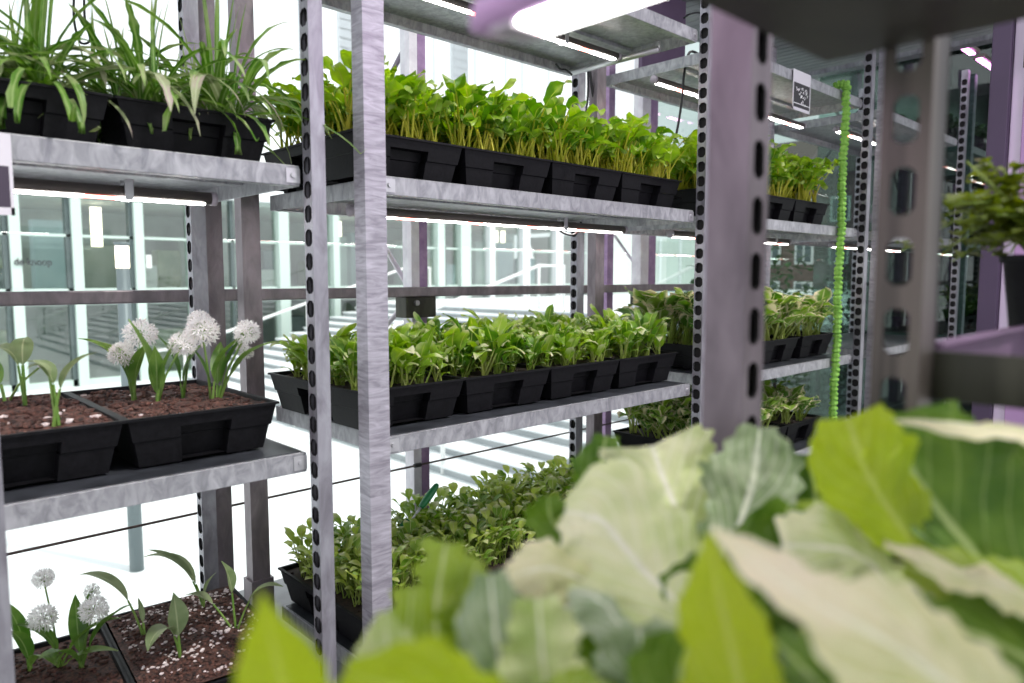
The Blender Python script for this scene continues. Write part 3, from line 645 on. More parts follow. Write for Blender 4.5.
mb = MB(); post(mb, .622, .667, -.80, -.755, 0, 2.2, '+x'); mb.build('post', ['galv_dark', 'slot_shade'], tf)
mb = MB(); post(mb, 1.9, 1.94, .155, .20, 0, 1.07, '-x'); mb.build('post', ['galv_dark', 'slot_shade'], tf)
mb = MB(); post(mb, 1.9, 1.94, -.80, -.755, 0, 1.07, '-x'); mb.build('post', ['galv_dark', 'slot_shade'], tf)

# potted shrub standing in the trough
sp = at_d(1046, 285, .86); sp = Vector((sp.x, sp.y, 1.026))
ts = thing('potted_shrub', 'bushy olive-green potted herb standing in the purple-lit trough', 'potted plant', sp)
mb = MB(); k = 20; rr = [(.030, 0), (.044, .11), (.048, .112), (.048, .120), (.043, .120), (.041, .108), (.0, .107)]
rows = [[(a*math.cos(2*PI*j/k), a*math.sin(2*PI*j/k), b) for j in range(k+1)] for a, b in rr]; mb.grid(rows); mb.build('pot', 'black_plastic', ts, True)
mb = MB(); rows = [[(a*math.cos(2*PI*j/k), a*math.sin(2*PI*j/k), .108+.004*math.sin(j*2.1)*(a > .01)) for j in range(k+1)] for a in (.041, .02, .001)]; mb.grid(rows); mb.build('soil', 'peat', ts, True)
r = random.Random(5); mb = MB(); sm = MB()
for i in range(52):
    az = r.uniform(0, 2*PI); el = r.uniform(-.25, 1.35); ln = r.uniform(.07, .15); b = Vector((.008*math.cos(az), .008*math.sin(az), .108))
    d = Vector((math.cos(az)*math.cos(el), math.sin(az)*math.cos(el), math.sin(el)*.85)); m_ = b + Vector((d.x*ln*.4, d.y*ln*.4, ln*.5)); e = b + Vector((0, 0, .02)) + d*ln
    sm.tube([b, m_, e], .0012, 5)
    for q in range(13):
        t = r.uniform(.35, 1.0); p = (b.lerp(m_, t*2) if t < .5 else m_.lerp(e, t*2-1))
        leaf(mb, p, r.uniform(0, 2*PI), r.uniform(-.3, .9), r.uniform(-.8, .3), r.uniform(.018, .032), r.uniform(.007, .012), prof_ovate, r, 4, 1, .3, .1, 0, .006, .0008, 0)
sm.build('stem', 'stem_green', ts, True); mb.build('foliage', 'shrub_leaf', ts, True)

# ------------------------------------------------------------------ lettuces in front
def crom(p, t):
    n = len(p)-1; f = t*n; i = min(int(f), n-1); u = f-i
    a = p[max(i-1, 0)]; b = p[i]; c = p[i+1]; d = p[min(i+2, n)]
    return .5*((2*b)+(c-a)*u+(2*a-5*b+4*c-d)*u*u+(-a+3*b-3*c+d)*u*u*u)
def wprof(ws, t):
    n = len(ws)-1; f = t*n; i = min(int(f), n-1); u = f-i; u = u*u*(3-2*u); return ws[i]*(1-u)+ws[i+1]*u
def big_leaf(parent, pts, ws, nrm, mat, seed, fold=.15, ruffle=.10, rf=5, asym=(1, 1), twist=0, n=44, half=10, curl=0., teeth=.05, crk=1.0):
    P_ = [at_d(*q) for q in pts]; r = random.Random(seed); ph = r.uniform(0, 6); ph2 = r.uniform(0, 6)
    org = P_[0].copy(); mb = MB(); rows = []
    nv = Vector(nrm).normalized()
    for i in range(n+1):
        t = i/n; p = crom(P_, t); tg_ = (crom(P_, min(1, t+.02)) - crom(P_, max(0, t-.02))).normalized()
        s = tg_.cross(nv); 
        if s.length < .05: s = tg_.cross(Vector((.3, .2, .9)))
        s.normalize(); nn = s.cross(tg_).normalized()
        if nn.dot(nv) < 0: nn = -nn
        if twist: 
            a = twist*t; s, nn = s*math.cos(a)+nn*math.sin(a), nn*math.cos(a)-s*math.sin(a)
        w = wprof(ws, t); row = []
        for j in range(-half, half+1):
            v = j/half; ww = w*(asym[0] if v < 0 else asym[1])*(1+teeth*abs(v)**3*math.sin(t*60+ph+(3 if v > 0 else 0)) + teeth*1.2*abs(v)*math.sin(t*17+ph2+(2 if v > 0 else 0)))
            av = abs(v)
            z = fold*av*ww - curl*av*av*ww + ruffle*ww*av**2*math.sin(t*rf*2*PI*.6+ph+(1.7 if v > 0 else 0)) + .07*crk*w*noise.noise(Vector((t*8+seed, v*5, seed))) + .05*crk*w*noise.noise(Vector((t*20+seed, v*11, seed*2)))
            q = p + s*(v*ww) + nn*z + tg_*(.18*av*ww)
            row.append(q - org)
        rows.append(row)
    mb.grid(rows); o = mb.build('leaf', mat, parent, True, org)
    return o
def lettuce(label, loc):
    g = thing('lettuce_plant', label, 'lettuce', loc); return g
LT = thing('plant_tray', 'black tray of soil under the large lettuce leaves', 'plant tray', (.16, .0, .748))
for nm, xx in ():
    pass
key = (.86, .48, .09); TRAYS[key] = tray_mesh(*key); link('tray', TRAYS[key], LT); soil_mesh(.86, .48, 90, .006, .05, 250).build('soil', ['peat', 'perlite'], LT, True, (0, 0, .08))
lets = []
def head(xy, lab):
    e = bpy.data.objects.new('lettuce_plant', None); C.objects.link(e); e.parent = LT; e.location = (0, 0, 0); e.empty_display_size = .03
    e['label'] = lab; lets.append((e, Vector((*xy, .826)))); return e
class Sub: pass
def L(e, pts, ws, nrm, mat, seed, **kw):
    o = big_leaf(e, pts, ws, nrm, mat, seed, **kw)
    o.location = o.location - Vector((.16, .0, .748)); return o
def stalk(e, b, tops):
    b = Vector(b) - Vector((.16, .0, .748)); mb = MB()
    for tp in tops:
        q = at_d(*tp) - Vector((.16, .0, .748)); mb.tube([b, b.lerp(q, .5)+Vector((0, 0, .02)), q], .006, 6, 0, True, [.009, .006, .003])
    return mb.build('leaf_stalk', 'stem_green', e, True)
TOCAM = -FH + Vector((0, 0, .7))
h1 = head((.10, .20), 'low lettuce with bright yellow-green leaf'); h2 = head((.25, .16), 'lettuce of grey-green and crinkled pale leaves'); h3 = head((.38, .17), 'lettuce with broad cream leaves'); h4 = head((.46, .12), 'lettuce with a large upright leaf coloured as if backlit'); h5 = head((.30, .02), 'lettuce with long pinkish-cream leaf')
# bright blurred leaf at the near corner
L(h1, [(350, 850, .30), (315, 770, .30), (285, 690, .30), (262, 594, .295)], [.018, .026, .019, .0015], TOCAM, 'lettuce_painted_glow', 1, fold=.2, ruffle=.05, teeth=.03)
L(h1, [(560, 860, .34), (500, 770, .34), (430, 705, .335), (345, 672, .33)], [.02, .030, .026, .006], TOCAM, 'lettuce_painted_glow', 2, ruffle=.12)
L(h1, [(410, 770, .40), (402, 720, .405), (390, 665, .41), (384, 612, .415)], [.010, .020, .019, .004], TOCAM, 'lettuce_pale', 31, ruffle=.14)
# lobed green leaf
L(h2, [(460, 760, .44), (448, 690, .45), (436, 620, .455), (446, 543, .46)], [.010, .020, .026, .012], TOCAM, 'lettuce_mid', 3, ruffle=.2, teeth=.24, rf=6)
L(h2, [(480, 690, .45), (470, 640, .45), (468, 600, .452), (478, 560, .455)], [.008, .014, .018, .006], TOCAM, 'lettuce_mid', 36, ruffle=.2, teeth=.2, rf=6)
L(h2, [(425, 730, .43), (415, 690, .43), (408, 655, .43), (412, 590, .43)], [.012, .020, .018, .006], TOCAM, 'lettuce_mid', 32, ruffle=.16, teeth=.2)
L(h2, [(510, 780, .40), (506, 700, .41), (497, 640, .42), (490, 574, .425)], [.012, .022, .024, .010], TOCAM+Vector((.2, .5, 0)), 'lettuce_grey', 4, fold=.35, ruffle=.12, curl=.4)
L(h2, [(552, 780, .40), (548, 710, .405), (542, 655, .41), (538, 598, .415)], [.012, .021, .023, .012], TOCAM, 'lettuce_pale', 5, ruffle=.28, rf=8, teeth=.09)
# broad pale leaves in the middle
L(h3, [(620, 560, .62), (606, 520, .63), (600, 476, .64), (606, 436, .65)], [.012, .022, .024, .010], TOCAM, 'lettuce_green', 9, ruffle=.2, rf=7, teeth=.08)
L(h3, [(604, 545, .60), (585, 522, .61), (566, 506, .61), (545, 498, .61)], [.010, .018, .018, .006], (-.3, -.1, 1), 'lettuce_mid', 10, curl=.9, ruffle=.16)
L(h3, [(600, 560, .59), (572, 540, .60), (552, 520, .60), (548, 496, .60)], [.010, .02, .022, .008], TOCAM, 'lettuce_green', 37, ruffle=.2, teeth=.1)
L(h3, [(704, 600, .58), (690, 540, .61), (668, 490, .63), (652, 446, .645)], [.012, .036, .054, .046], TOCAM, 'lettuce_pale', 11, fold=.1, ruffle=.08, teeth=.07)
L(h3, [(700, 640, .46), (678, 605, .48), (636, 562, .51), (600, 520, .53), (565, 512, .54)], [.016, .036, .050, .046, .014], (-.65, -.3, .9), 'lettuce_pale', 6, fold=.12, ruffle=.09, teeth=.07)
L(h3, [(615, 608, .50), (578, 578, .50), (545, 568, .50), (508, 578, .49)], [.012, .022, .024, .008], (-.6, -.5, .8), 'lettuce_cream', 7, ruffle=.22, curl=.6, teeth=.09)
L(h3, [(650, 670, .44), (622, 628, .45), (600, 600, .46), (572, 588, .47)], [.012, .022, .022, .006], (.1, -.5, .9), 'lettuce_grey', 8, curl=.6, ruffle=.12)
L(h3, [(660, 780, .40), (655, 715, .41), (645, 665, .42), (638, 626, .425)], [.012, .026, .028, .014], TOCAM, 'lettuce_grey', 12, curl=.4, ruffle=.14)
L(h3, [(620, 740, .46), (615, 700, .47), (606, 660, .475), (598, 622, .48)], [.014, .03, .03, .010], TOCAM, 'lettuce_green', 33, ruffle=.14)
L(h3, [(715, 700, .47), (712, 650, .48), (712, 600, .49), (716, 560, .50)], [.014, .034, .034, .016], TOCAM, 'lettuce_green', 38, ruffle=.14)
L(h4, [(835, 620, .60), (825, 565, .61), (818, 515, .62), (808, 455, .63)], [.014, .034, .036, .014], TOCAM, 'lettuce_green', 46, ruffle=.16, teeth=.07)
L(h4, [(860, 640, .56), (850, 600, .57), (838, 560, .58), (815, 520, .59)], [.014, .034, .036, .014], TOCAM, 'lettuce_green', 47, ruffle=.16, teeth=.07)
# grey-green leaf with the white rib
L(h4, [(716, 605, .58), (733, 542, .595), (752, 485, .605), (760, 428, .61)], [.008, .030, .042, .014], TOCAM, 'lettuce_grey', 13, fold=.1, ruffle=.1, teeth=.09)
# big leaf: backlit lobe and shaded half painted as two leaf colours
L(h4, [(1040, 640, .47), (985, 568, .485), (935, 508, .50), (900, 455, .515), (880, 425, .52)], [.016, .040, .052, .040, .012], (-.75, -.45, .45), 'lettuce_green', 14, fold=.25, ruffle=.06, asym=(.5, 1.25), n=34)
L(h4, [(925, 560, .49), (893, 515, .495), (865, 470, .50), (848, 418, .505)], [.010, .030, .042, .024], TOCAM, 'lettuce_painted_glow', 39, fold=.12, ruffle=.10, teeth=.035)
L(h4, [(1130, 450, .50), (1060, 434, .49), (985, 426, .485), (895, 420, .48)], [.016, .020, .014, .004], (0, -.2, 1), 'lettuce_cream', 16, ruffle=.2, curl=.5, teeth=.08)
L(h4, [(1150, 580, .53), (1080, 535, .54), (1020, 500, .55), (960, 475, .56)], [.02, .04, .044, .02], (-.5, -.6, .6), 'lettuce_green', 15, fold=.2, ruffle=.1)
L(h4, [(920, 640, .47), (895, 590, .48), (850, 552, .49), (782, 545, .50)], [.014, .024, .030, .022], (-.4, -.8, .5), 'lettuce_pale', 17, ruffle=.28, curl=.5, rf=8, teeth=.08)
L(h4, [(840, 660, .51), (815, 600, .52), (800, 560, .53), (790, 515, .54)], [.014, .04, .044, .018], TOCAM, 'lettuce_green', 18, ruffle=.14)
L(h4, [(780, 640, .52), (770, 590, .53), (765, 560, .54), (790, 505, .55)], [.014, .03, .03, .012], TOCAM, 'lettuce_green', 40, ruffle=.14)
L(h4, [(1080, 640, .42), (1020, 592, .43), (955, 570, .44), (885, 542, .45)], [.012, .020, .016, .004], (-.1, -.2, 1), 'lettuce_cream', 19, ruffle=.2, curl=.4, teeth=.09)
L(h4, [(1080, 660, .43), (1030, 615, .44), (970, 590, .45), (905, 565, .46)], [.014, .028, .024, .008], (-.4, -.7, .6), 'lettuce_mid', 20, ruffle=.12)
L(h4, [(1110, 740, .40), (1070, 690, .41), (1010, 650, .42), (940, 620, .43)], [.016, .04, .04, .014], (-.3, -.5, .8), 'lettuce_green', 35, ruffle=.12)
# long pale leaf sweeping across the front
L(h5, [(1060, 790, .29), (985, 715, .30), (900, 650, .315), (800, 592, .335), (712, 528, .36)], [.018, .034, .034, .018, .002], (-.25, -.55, .8), 'lettuce_cream', 21, fold=.05, ruffle=.10, teeth=.10, n=36)
L(h5, [(770, 800, .33), (748, 720, .34), (730, 640, .35), (708, 535, .358)], [.014, .026, .022, .003], TOCAM+Vector((-.3, .5, -.4)), 'lettuce_painted_glow', 22, fold=.1, ruffle=.05, asym=(1.1, .9))
L(h5, [(900, 790, .35), (860, 725, .36), (815, 680, .37), (775, 640, .38)], [.014, .026, .026, .010], (-.1, -.6, .7), 'lettuce_green', 23, ruffle=.12)
L(h5, [(720, 780, .38), (700, 720, .39), (680, 680, .40), (690, 640, .41)], [.014, .03, .03, .010], TOCAM, 'lettuce_green', 24, ruffle=.12)
L(h5, [(560, 790, .37), (570, 745, .38), (585, 710, .39), (600, 680, .40)], [.014, .026, .024, .010], TOCAM, 'lettuce_mid', 25, ruffle=.14)
L(h5, [(980, 800, .33), (950, 740, .34), (905, 700, .35), (860, 680, .36)], [.014, .026, .026, .010], (-.1, -.6, .7), 'lettuce_green', 34, ruffle=.12)
L(h4, [(920, 700, .47), (900, 660, .48), (880, 620, .485), (870, 580, .49)], [.014, .034, .036, .014], TOCAM, 'lettuce_green', 41, ruffle=.16)
L(h4, [(1000, 760, .46), (985, 700, .47), (965, 650, .48), (950, 600, .49)], [.014, .036, .04, .016], TOCAM, 'lettuce_green', 42, ruffle=.16)
L(h4, [(860, 640, .53), (850, 590, .54), (830, 540, .55), (815, 500, .56)], [.014, .03, .034, .014], TOCAM, 'lettuce_mid', 43, ruffle=.18)
L(h3, [(770, 700, .50), (760, 650, .51), (750, 600, .52), (740, 560, .53)], [.014, .03, .034, .014], TOCAM, 'lettuce_green', 44, ruffle=.16)
L(h2, [(480, 800, .43), (470, 740, .44), (460, 690, .445), (455, 650, .45)], [.014, .03, .03, .014], TOCAM, 'lettuce_mid', 45, ruffle=.2, teeth=.1)
for (e, b), tops in zip(lets, ([(420, 760, .30), (520, 760, .34), (400, 740, .36)], [(470, 740, .44), (510, 760, .40), (560, 760, .40), (430, 730, .43)], [(705, 650, .46), (640, 670, .45), (700, 590, .58), (665, 760, .40), (620, 560, .60), (610, 600, .5)], [(722, 590, .58), (1010, 610, .47), (900, 620, .47), (840, 660, .5), (1080, 640, .42)], [(1040, 740, .30), (790, 780, .33), (880, 760, .36), (720, 760, .38)])): stalk(e, b, tops)

# ------------------------------------------------------------------ small hanging and standing things
def polyline_tube(name, pts, r, mat, label, cat, k=6, group=None):
    mb = MB(); P_ = [Vector(p) for p in pts]; N = max(8, 6*(len(P_)-1)); mb.tube([crom(P_, i/N) for i in range(N+1)], r, k)
    return tag(mb.build(name, mat, None, True), label, cat, group)
# green cord
g = thing('hanging_cord', 'bright green knotted cord hanging down past three shelves', 'cord')
cx_, cy_ = 3.36, 1.392
mb = MB(); pts = []; rs = []; zz = LV['U']+.012; i = 0; rr_ = random.Random(8)
n = 300; z_top = LV['U']+.01; z_bot = .30
for i in range(n+1):
    z = z_top + (z_bot-z_top)*i/n; pts.append((cx_+.006*math.sin(i*.07)+.003*math.sin(i*1.3), cy_, z)); rs.append(.0165*(1+.22*(1 if i % 4 < 2 else -1)+rr_.uniform(-.08, .08)))
mb.tube(pts, .016, 8, 0, True, rs); mb.build('cord', 'cord_green', g)
mb = MB(); pts = [(cx_, cy_, z_top-.01), (cx_, cy_, z_top+.012), (cx_, cy_+.03, z_top+.018), (cx_, cy_+.05, z_top+.012)]; mb.tube([crom([Vector(p) for p in pts], k/24) for k in range(25)], .016, 8, 0, True, [.017*(1+.2*(1 if k % 4 < 2 else -1)) for k in range(25)]); mb.build('loop', 'cord_green', g)
# cables
def cab(label, pts, r=.005): return polyline_tube('cable', pts, r, 'cable_black', label, 'cable')
cab('black cable hanging from highest shelf down to the leaf trays by the slotted middle post', [at_y(704, 58, 1.62), at_y(690, 52, 1.62), at_y(684, 75, 1.62), at_y(682, 100, 1.62), at_y(675, 140, 1.62), at_y(664, 172, 1.62), at_y(656, 182, 1.66)])
cab('black cable drooping behind the yellow-stemmed leaves beside the rear post', [at_y(590, 70, 1.99), at_y(594, 100, 1.99), at_y(603, 125, 1.99), at_y(608, 145, 1.99), at_y(607, 165, 1.99)], .006)
cab('thin black cable running straight down the rear posts', [at_y(588, 70, 2.0), at_y(588, 95, 2.0), at_y(585, 122, 2.0), at_y(586, 160, 2.0)])
cab('small black cable loop under the upper shelf near its lamp clip', [at_y(556, 224, 1.66), at_y(562, 232, 1.66), at_y(572, 235, 1.66), at_y(578, 231, 1.66), at_y(581, 222, 1.66)], .004)
cab('short black cable arching behind the slotted middle post top', [at_y(684, 18, 1.75), at_y(690, 14, 1.75), at_y(700, 13, 1.75), at_y(708, 20, 1.75)], .004)
cab('black cable loop seen through the strap leaves', [at_y(74, -5, 2.1), at_y(74, 20, 2.1), at_y(80, 42, 2.1), at_y(90, 40, 2.1), at_y(85, 20, 2.1), at_y(84, -5, 2.1)], .003)
cab('black cable curling at the end of the highest-shelf lamp', [at_z(556, 64, 1.90), at_z(560, 69, 1.89), at_z(566, 70, 1.89), at_z(572, 75, 1.87)], .004)
# hand trowel in the small-leaved tray
tw = thing('hand_trowel', 'dark green handle of a hand tool stuck among the small seedlings', 'tool')
a = at_z(417, 506, .40); b = a + Vector((.052, -.004, .052)); ax = (b-a).normalized()
a = a - Vector((0, .02, 0)); b = a + ax*.090
mb = MB(); N = 14; mb.tube([a.lerp(b, i/N) for i in range(N+1)], .01, 12, 0, True, [.009+.0035*math.sin(PI*min(1, i/N*1.1))+(0 if i < N else -.004) for i in range(N+1)]); mb.build('handle', 'tool_green', tw, True)
c = a - ax*.05; mb = MB(); mb.tube([a, c], .004, 8); mb.build('shaft', 'tube_steel', tw, True)
mb = MB(); d = c - ax*.06; s = ax.cross(Vector((0, 1, 0))).normalized(); u = ax.cross(s)
rows = []
for i in range(9):
    t = i/8; p = c.lerp(d, t); w = .022*min(1, 3*t+.3)*(1-max(0, t-.5)*1.8); rows.append([p + u*(w*v) + s*(.01*v*v) for v in (-1, -.5, 0, .5, 1)])
mb.grid(rows); mb.build('blade', 'tool_green', tw, True)
# card holders on the shelf edges
def card(label, x0, x1, z_top, zmid, zbot, dark, scrawl):
    t = thing('shelf_card', label, 'card holder'); y = YF-.006
    mb = MB(); mb.box(x0, x1, y-.002, y, zmid, z_top); mb.box(x0, x1, y-.002, YF+.02, z_top, z_top+.002)
    for (a, b, c, d) in ((x0, x0+.005, zbot, zmid), (x1-.005, x1, zbot, zmid), (x0, x1, zbot, zbot+.012)): mb.box(a, b, y-.0025, y, c, d)
    mb.build('holder', 'sign_plastic', t)
    mb = MB(); mb.box(x0+.004, x1-.004, y-.0015, y-.0005, zbot+.008, zmid+.001); cd = mb.build('card', dark, t)
    if scrawl:
        r = random.Random(6); mb = MB(); w = x1-x0; h = zmid-zbot
        for k in range(26):
            px = x0+w*r.uniform(.14, .8); pz = zbot+h*r.choice([.28, .34, .52, .58, .72, .80])+r.uniform(-.003, .003)
            pp = [Vector((px+i*.003, y-.003, pz+r.uniform(-.007, .007))) for i in range(4)]
            mb.tube([crom(pp, i/9) for i in range(10)], .0009, 4)
        mb.box(x0+.008, x1-.008, y-.0032, y-.002, zbot+.026, zbot+.029)
        mb.build('lettering', 'letter_white', cd)
    return t
card('clear card holder with black card of white scrawled lettering', at_y(793, 80, 1.404).x, at_y(810, 90, 1.404).x, LV['U']+.001, LV['U']-.046, LV['U']-.155, 'sign_black', True)
card('card holder with plain dark card on the edge of the strap-leaf shelf', .155, .232, LV['T']-.004, LV['T']-.053, LV['T']-.130, 'sign_glossdark', False)
# lone slim post at the edge of the aisle
p0 = at_d(0, 440, .95)
mb = MB(); post(mb, p0.x-.038, p0.x, p0.y-.0, p0.y+.038, 0, 2.35, '-x'); o = mb.build('steel_post', ['galv', 'slot_shade'], None); tag(o, 'blurred grey steel post standing alone in the aisle by the garlic rack', 'post')

# ------------------------------------------------------------------ greenhouse shell
YG = 2.34
o = MB(); o.box(-2.2, 9.5, -2.2, 2.5, -.05, 0); struct(o.build('floor', 'floor_grey'))
def column(x0, x1, y0, y1, mat, name, z1=3.2, foot=False):
    mb = MB(); mb.box(x0, x1, y0, y1, 0, z1)
    if foot: mb.box(x0-.008, x1+.008, y0-.008, y1+.008, 0, .24)
    return struct(mb.build(name, mat, bevel=.002))
xc0 = at_y(207, 300, 2.2).x; xc1 = at_y(225, 300, 2.2).x
column(xc0, xc1, 2.2, 2.25, 'galv_mauve', 'trim_1')
def xg(px): return at_y(px, 300, YG).x
column(xg(412), xg(420), YG, YG+.06, 'pale_steel', 'trim_2'); column(xg(420), xg(428), YG, YG+.06, 'purple_steel', 'trim_3')
column(xg(607), xg(613), YG, YG+.06, 'purple_steel', 'trim_4')
column(xg(640), xg(648), YG, YG+.06, 'pale_steel', 'trim_5'); column(xg(648), xg(655), YG, YG+.06, 'purple_steel', 'trim_6')
column(-1.0, -.93, YG, YG+.06, 'purple_steel', 'trim_7'); column(4.30, 4.38, YG, YG+.06, 'purple_steel', 'trim_8')
edges = [-2.2, -.96, (xc0+xc1)/2+.04, xg(420), xg(610), xg(648), 4.34, 9.4]
for i, (a, b) in enumerate(zip(edges, edges[1:])):
    mb = MB(); mb.quad((a, YG+.03, 0), (b, YG+.03, 0), (b, YG+.03, 3.2), (a, YG+.03, 3.2)); struct(mb.build('window_%d' % (i+1), 'pane' if b < 4 else 'dark_glass'))
# handrail with its box bracket
hr = thing('handrail', 'dull mauve steel handrail running along the glass wall', 'handrail')
mb = MB(); mb.box(-2.2, 4.4, 2.255, 2.30, 1.045, 1.082); mb.build('rail', 'galv_mauve', hr, bevel=.004)
a = at_y(405, 300, 2.27).x; b = at_y(435, 300, 2.27).x
mb = MB(); mb.box(a, b, 2.262, 2.335, .965, 1.045); mb.build('bracket', 'galv_dark', hr, bevel=.004)
mb = MB(); q = at_y(417, 303, 2.255); mb.tube([(q.x, 2.25, q.z), (q.x, 2.262, q.z)], .010, 10); mb.build('bolt', 'bolt', hr)
a = at_y(640, 300, 2.27).x; mb = MB(); mb.box(a, a+.12, 2.262, 2.335, .975, 1.045); mb.build('bracket', 'galv_dark', hr, bevel=.004)
# guard wires
z = .378
wr = thing('guard_wire', 'thin dark guard wire stretched along the glass below the handrail', 'wire'); mb = MB(); mb.tube([(-2.2, 2.31, z), (4.3, 2.31, z)], .004, 6); mb.build('wire', 'wire_brown', wr)
for x in (1.655, 3.14): mb = MB(); mb.tube([(x, 2.31, z), (x+.03, 2.31, z)], .009, 8); mb.build('ferrule', 'cable_black', wr)
# braces
def brace(label, p, q, mat, r=.007): return polyline_tube('diagonal_brace', [p, q], r, mat, label, 'brace')
brace('dark diagonal rod above the yellow-stemmed leaves beside the purple column', at_y(376, 104, 2.44), at_y(408, 41, 2.44), 'brace_grey', .010)
brace('pale diagonal rod running down to the mauve handrail', at_y(352, 190, 2.44), at_y(410, 290, 2.44), 'brace_pale', .010)
brace('dark diagonal rod below the highest shelf, behind the small mixed leaves', at_y(606, 158, 2.44), at_y(644, 104, 2.44), 'brace_grey', .011)
brace('thin pinkish diagonal rod in the glass bay above the handrail', at_y(612, 232, 2.44), at_y(646, 280, 2.44), 'brace_pale', .008)
brace('short dark rod meeting the pinkish one below the shelf', at_y(604, 246, 2.44), at_y(614, 228, 2.44), 'brace_grey', .009)
brace('pale rod slanting from handrail to the floor by the mauve post', at_y(408, 300, 2.44), at_y(370, 345, 2.44), 'brace_pale', .010)
brace('dark cross rod beyond the green cord', at_y(824, 96, 2.30), at_y(858, 140, 2.30), 'brace_grey', .012)
brace('dark cross rod beside the green cord, higher end away', at_y(824, 160, 2.32), at_y(858, 112, 2.32), 'brace_grey', .012)
# ceiling blind
def slatted(x0, x1, y0, y1, z, name, pitch=.06):
    mb = MB(); n = int((x1-x0)/pitch)
    for i in range(n):
        a = x0+i*pitch; mb.box(a, a+pitch*.86, y0, y1, z, z+.02); mb.box(a+pitch*.86, a+pitch, y0, y1, z+.012, z+.02)
    return struct(mb.build(name, 'blind_grey'))
slatted(2.60, 4.42, .9, 2.2, 2.35, 'ceiling')
mb = MB(); mb.box(4.42, 4.50, .9, 2.2, 2.33, 2.41); struct(mb.build('trim_9', 'galv', bevel=.003))
mb = MB(); mb.box(5.0, 9.5, -1.5, 2.4, 2.50, 2.54); struct(mb.build('ceiling_light_block', 'dark_backdrop'))  # dark ceiling added to keep sky light off the far racks
mb = MB(); mb.box(6.1, 9.5, 2.28, 2.32, 0, 2.3); struct(mb.build('wall_back_backdrop', 'dark_backdrop'))  # dark backdrop added to make the far end dark
mb = MB(); mb.box(9.5, 9.54, -1.5, 2.4, 0, 2.5); struct(mb.build('wall_end_backdrop', 'dark_backdrop'))  # second dark backdrop, added to close off light at the end
mb = MB(); mb.box(5.115, 5.119, 1.2, 2.3, 0, 2.5); struct(mb.build('window_9', 'dark_glass'))
# panels with the purple lamp light painted into their colours
PX = 2.9
def yx(px): return at_x(px, 200, PX).y
for i, (a, b, m, x) in enumerate(((983, 1003, 'purple_lit_panel', PX), (1003, 1017, 'lavender_lit_panel', PX+.03), (1017, 1100, 'violet_lit_panel', PX+.0), (1100, 1300, 'purple_lit_panel', PX))):
    mb = MB(); mb.box(x, x+.06, yx(b), yx(a), 0, 2.9); struct(mb.build('wall_right_%d' % (i+1) if i else 'wall_right', m, bevel=.004))
mb = MB(); mb.box(PX-.012, PX, yx(1020), yx(1016), 1.8, 2.9); struct(mb.build('trim_10', 'sign_black'))
# board on top of the middle rack
bd = at_y(684, 20, 1.94)
mb = MB(); mb.box(bd.x-.32, bd.x, 1.93, 1.95, 1.9495, 2.7); tag(mb.build('panel_board', 'board_purple', None, bevel=.002), 'dark purple board standing behind the highest shelf by the slotted middle post', 'board')

# ------------------------------------------------------------------ outside
GR = -1.38
mb = MB(); mb.box(-60, 90, 2.6, 120, GR-.2, GR); struct(mb.build('ground', 'plaza'))
YO = 19.0
of = thing('office_building', 'glass-fronted office block with pale green mullions across the plaza', 'building')
def xo(px): return at_y(px, 260, YO).x
def zo(px, py): return at_y(px, py, YO).z
ztop = 3.1
# mullions: (pixel left, pixel right, material)
MUL = [(-190, -178, 0), (-120, -108, 0), (-50, -40, 0), (3, 8, 1), (9, 20, 0), (66, 71, 1), (71, 81, 0), (129, 133, 1), (133, 142, 0), (188, 200, 0), (230, 233, 1), (276, 286, 0), (330, 336, 0), (375, 381, 0), (434, 441, 0), (441, 444, 1), (457, 467, 0), (486, 491, 2), (491, 492, 1), (519, 523, 2), (524, 526, 2), (552, 555, 2), (556, 559, 2), (585, 590, 2)]
ml = {0: 'facade_frame', 1: 'facade_dark', 2: 'facade_white'}
for (a, b, m) in MUL:
    mb = MB(); dd = .22 if m != 1 else .1; mb.box(xo(a), xo(b), YO-dd, YO+.1, GR, ztop); mb.build('mullion', ml[m], of)
for (a, b, z0, z1, m) in ((-190, 590, .50, .62, 'facade_dark'), (-190, 590, 2.02, 2.08, 'facade_frame'), (-190, 590, .80, .86, 'facade_frame'), (-190, 590, GR, GR+.15, 'facade_frame')):
    mb = MB(); mb.box(xo(a), xo(b), YO-.10, YO-.02, z0, z1); mb.build('transom', m, of)
mb = MB(); mb.quad((xo(-190), YO, GR), (xo(590), YO, GR), (xo(590), YO, ztop), (xo(-190), YO, ztop)); mb.build('glazing', 'office_glass', of)
# rooms behind the glass
r = random.Random(12)
mb = MB(); mb.box(xo(-190), xo(600), YO+5, YO+5.1, GR, ztop); mb.build('back_wall', 'room_dark', of)
mb = MB(); mb.box(xo(-190), xo(600), YO+.05, YO+5, .46, .60); mb.box(xo(-190), xo(600), YO+.05, YO+5, GR-.02, GR+.02); mb.box(xo(-190), xo(600), YO+.05, YO+5, ztop-.1, ztop); mb.build('floor_slab', 'room_pale', of)
for k in range(46):
    x = r.uniform(xo(-60), xo(590)); w = r.uniform(.3, 1.6); y = YO+r.uniform(.6, 4.2); lo = r.choice([GR, .6, .6, .6]); h = r.uniform(.5, 1.9)
    mb = MB(); mb.box(x, x+w, y, y+.5, lo, min(lo+h, 3.0)); mb.build('furnishing', r.choice(['room_dark', 'room_pale', 'room_green', 'room_slate', 'room_slate', 'room_blue', 'room_dark']), of)
for px in (95, 100, 340, 497, 504, 425):
    x = at_y(px, 240, YO+2).x; mb = MB(); mb.box(x-.06, x+.06, YO+2, YO+2.12, 1.9, 2.9); mb.build('pendant_lamp', 'lantern', of)
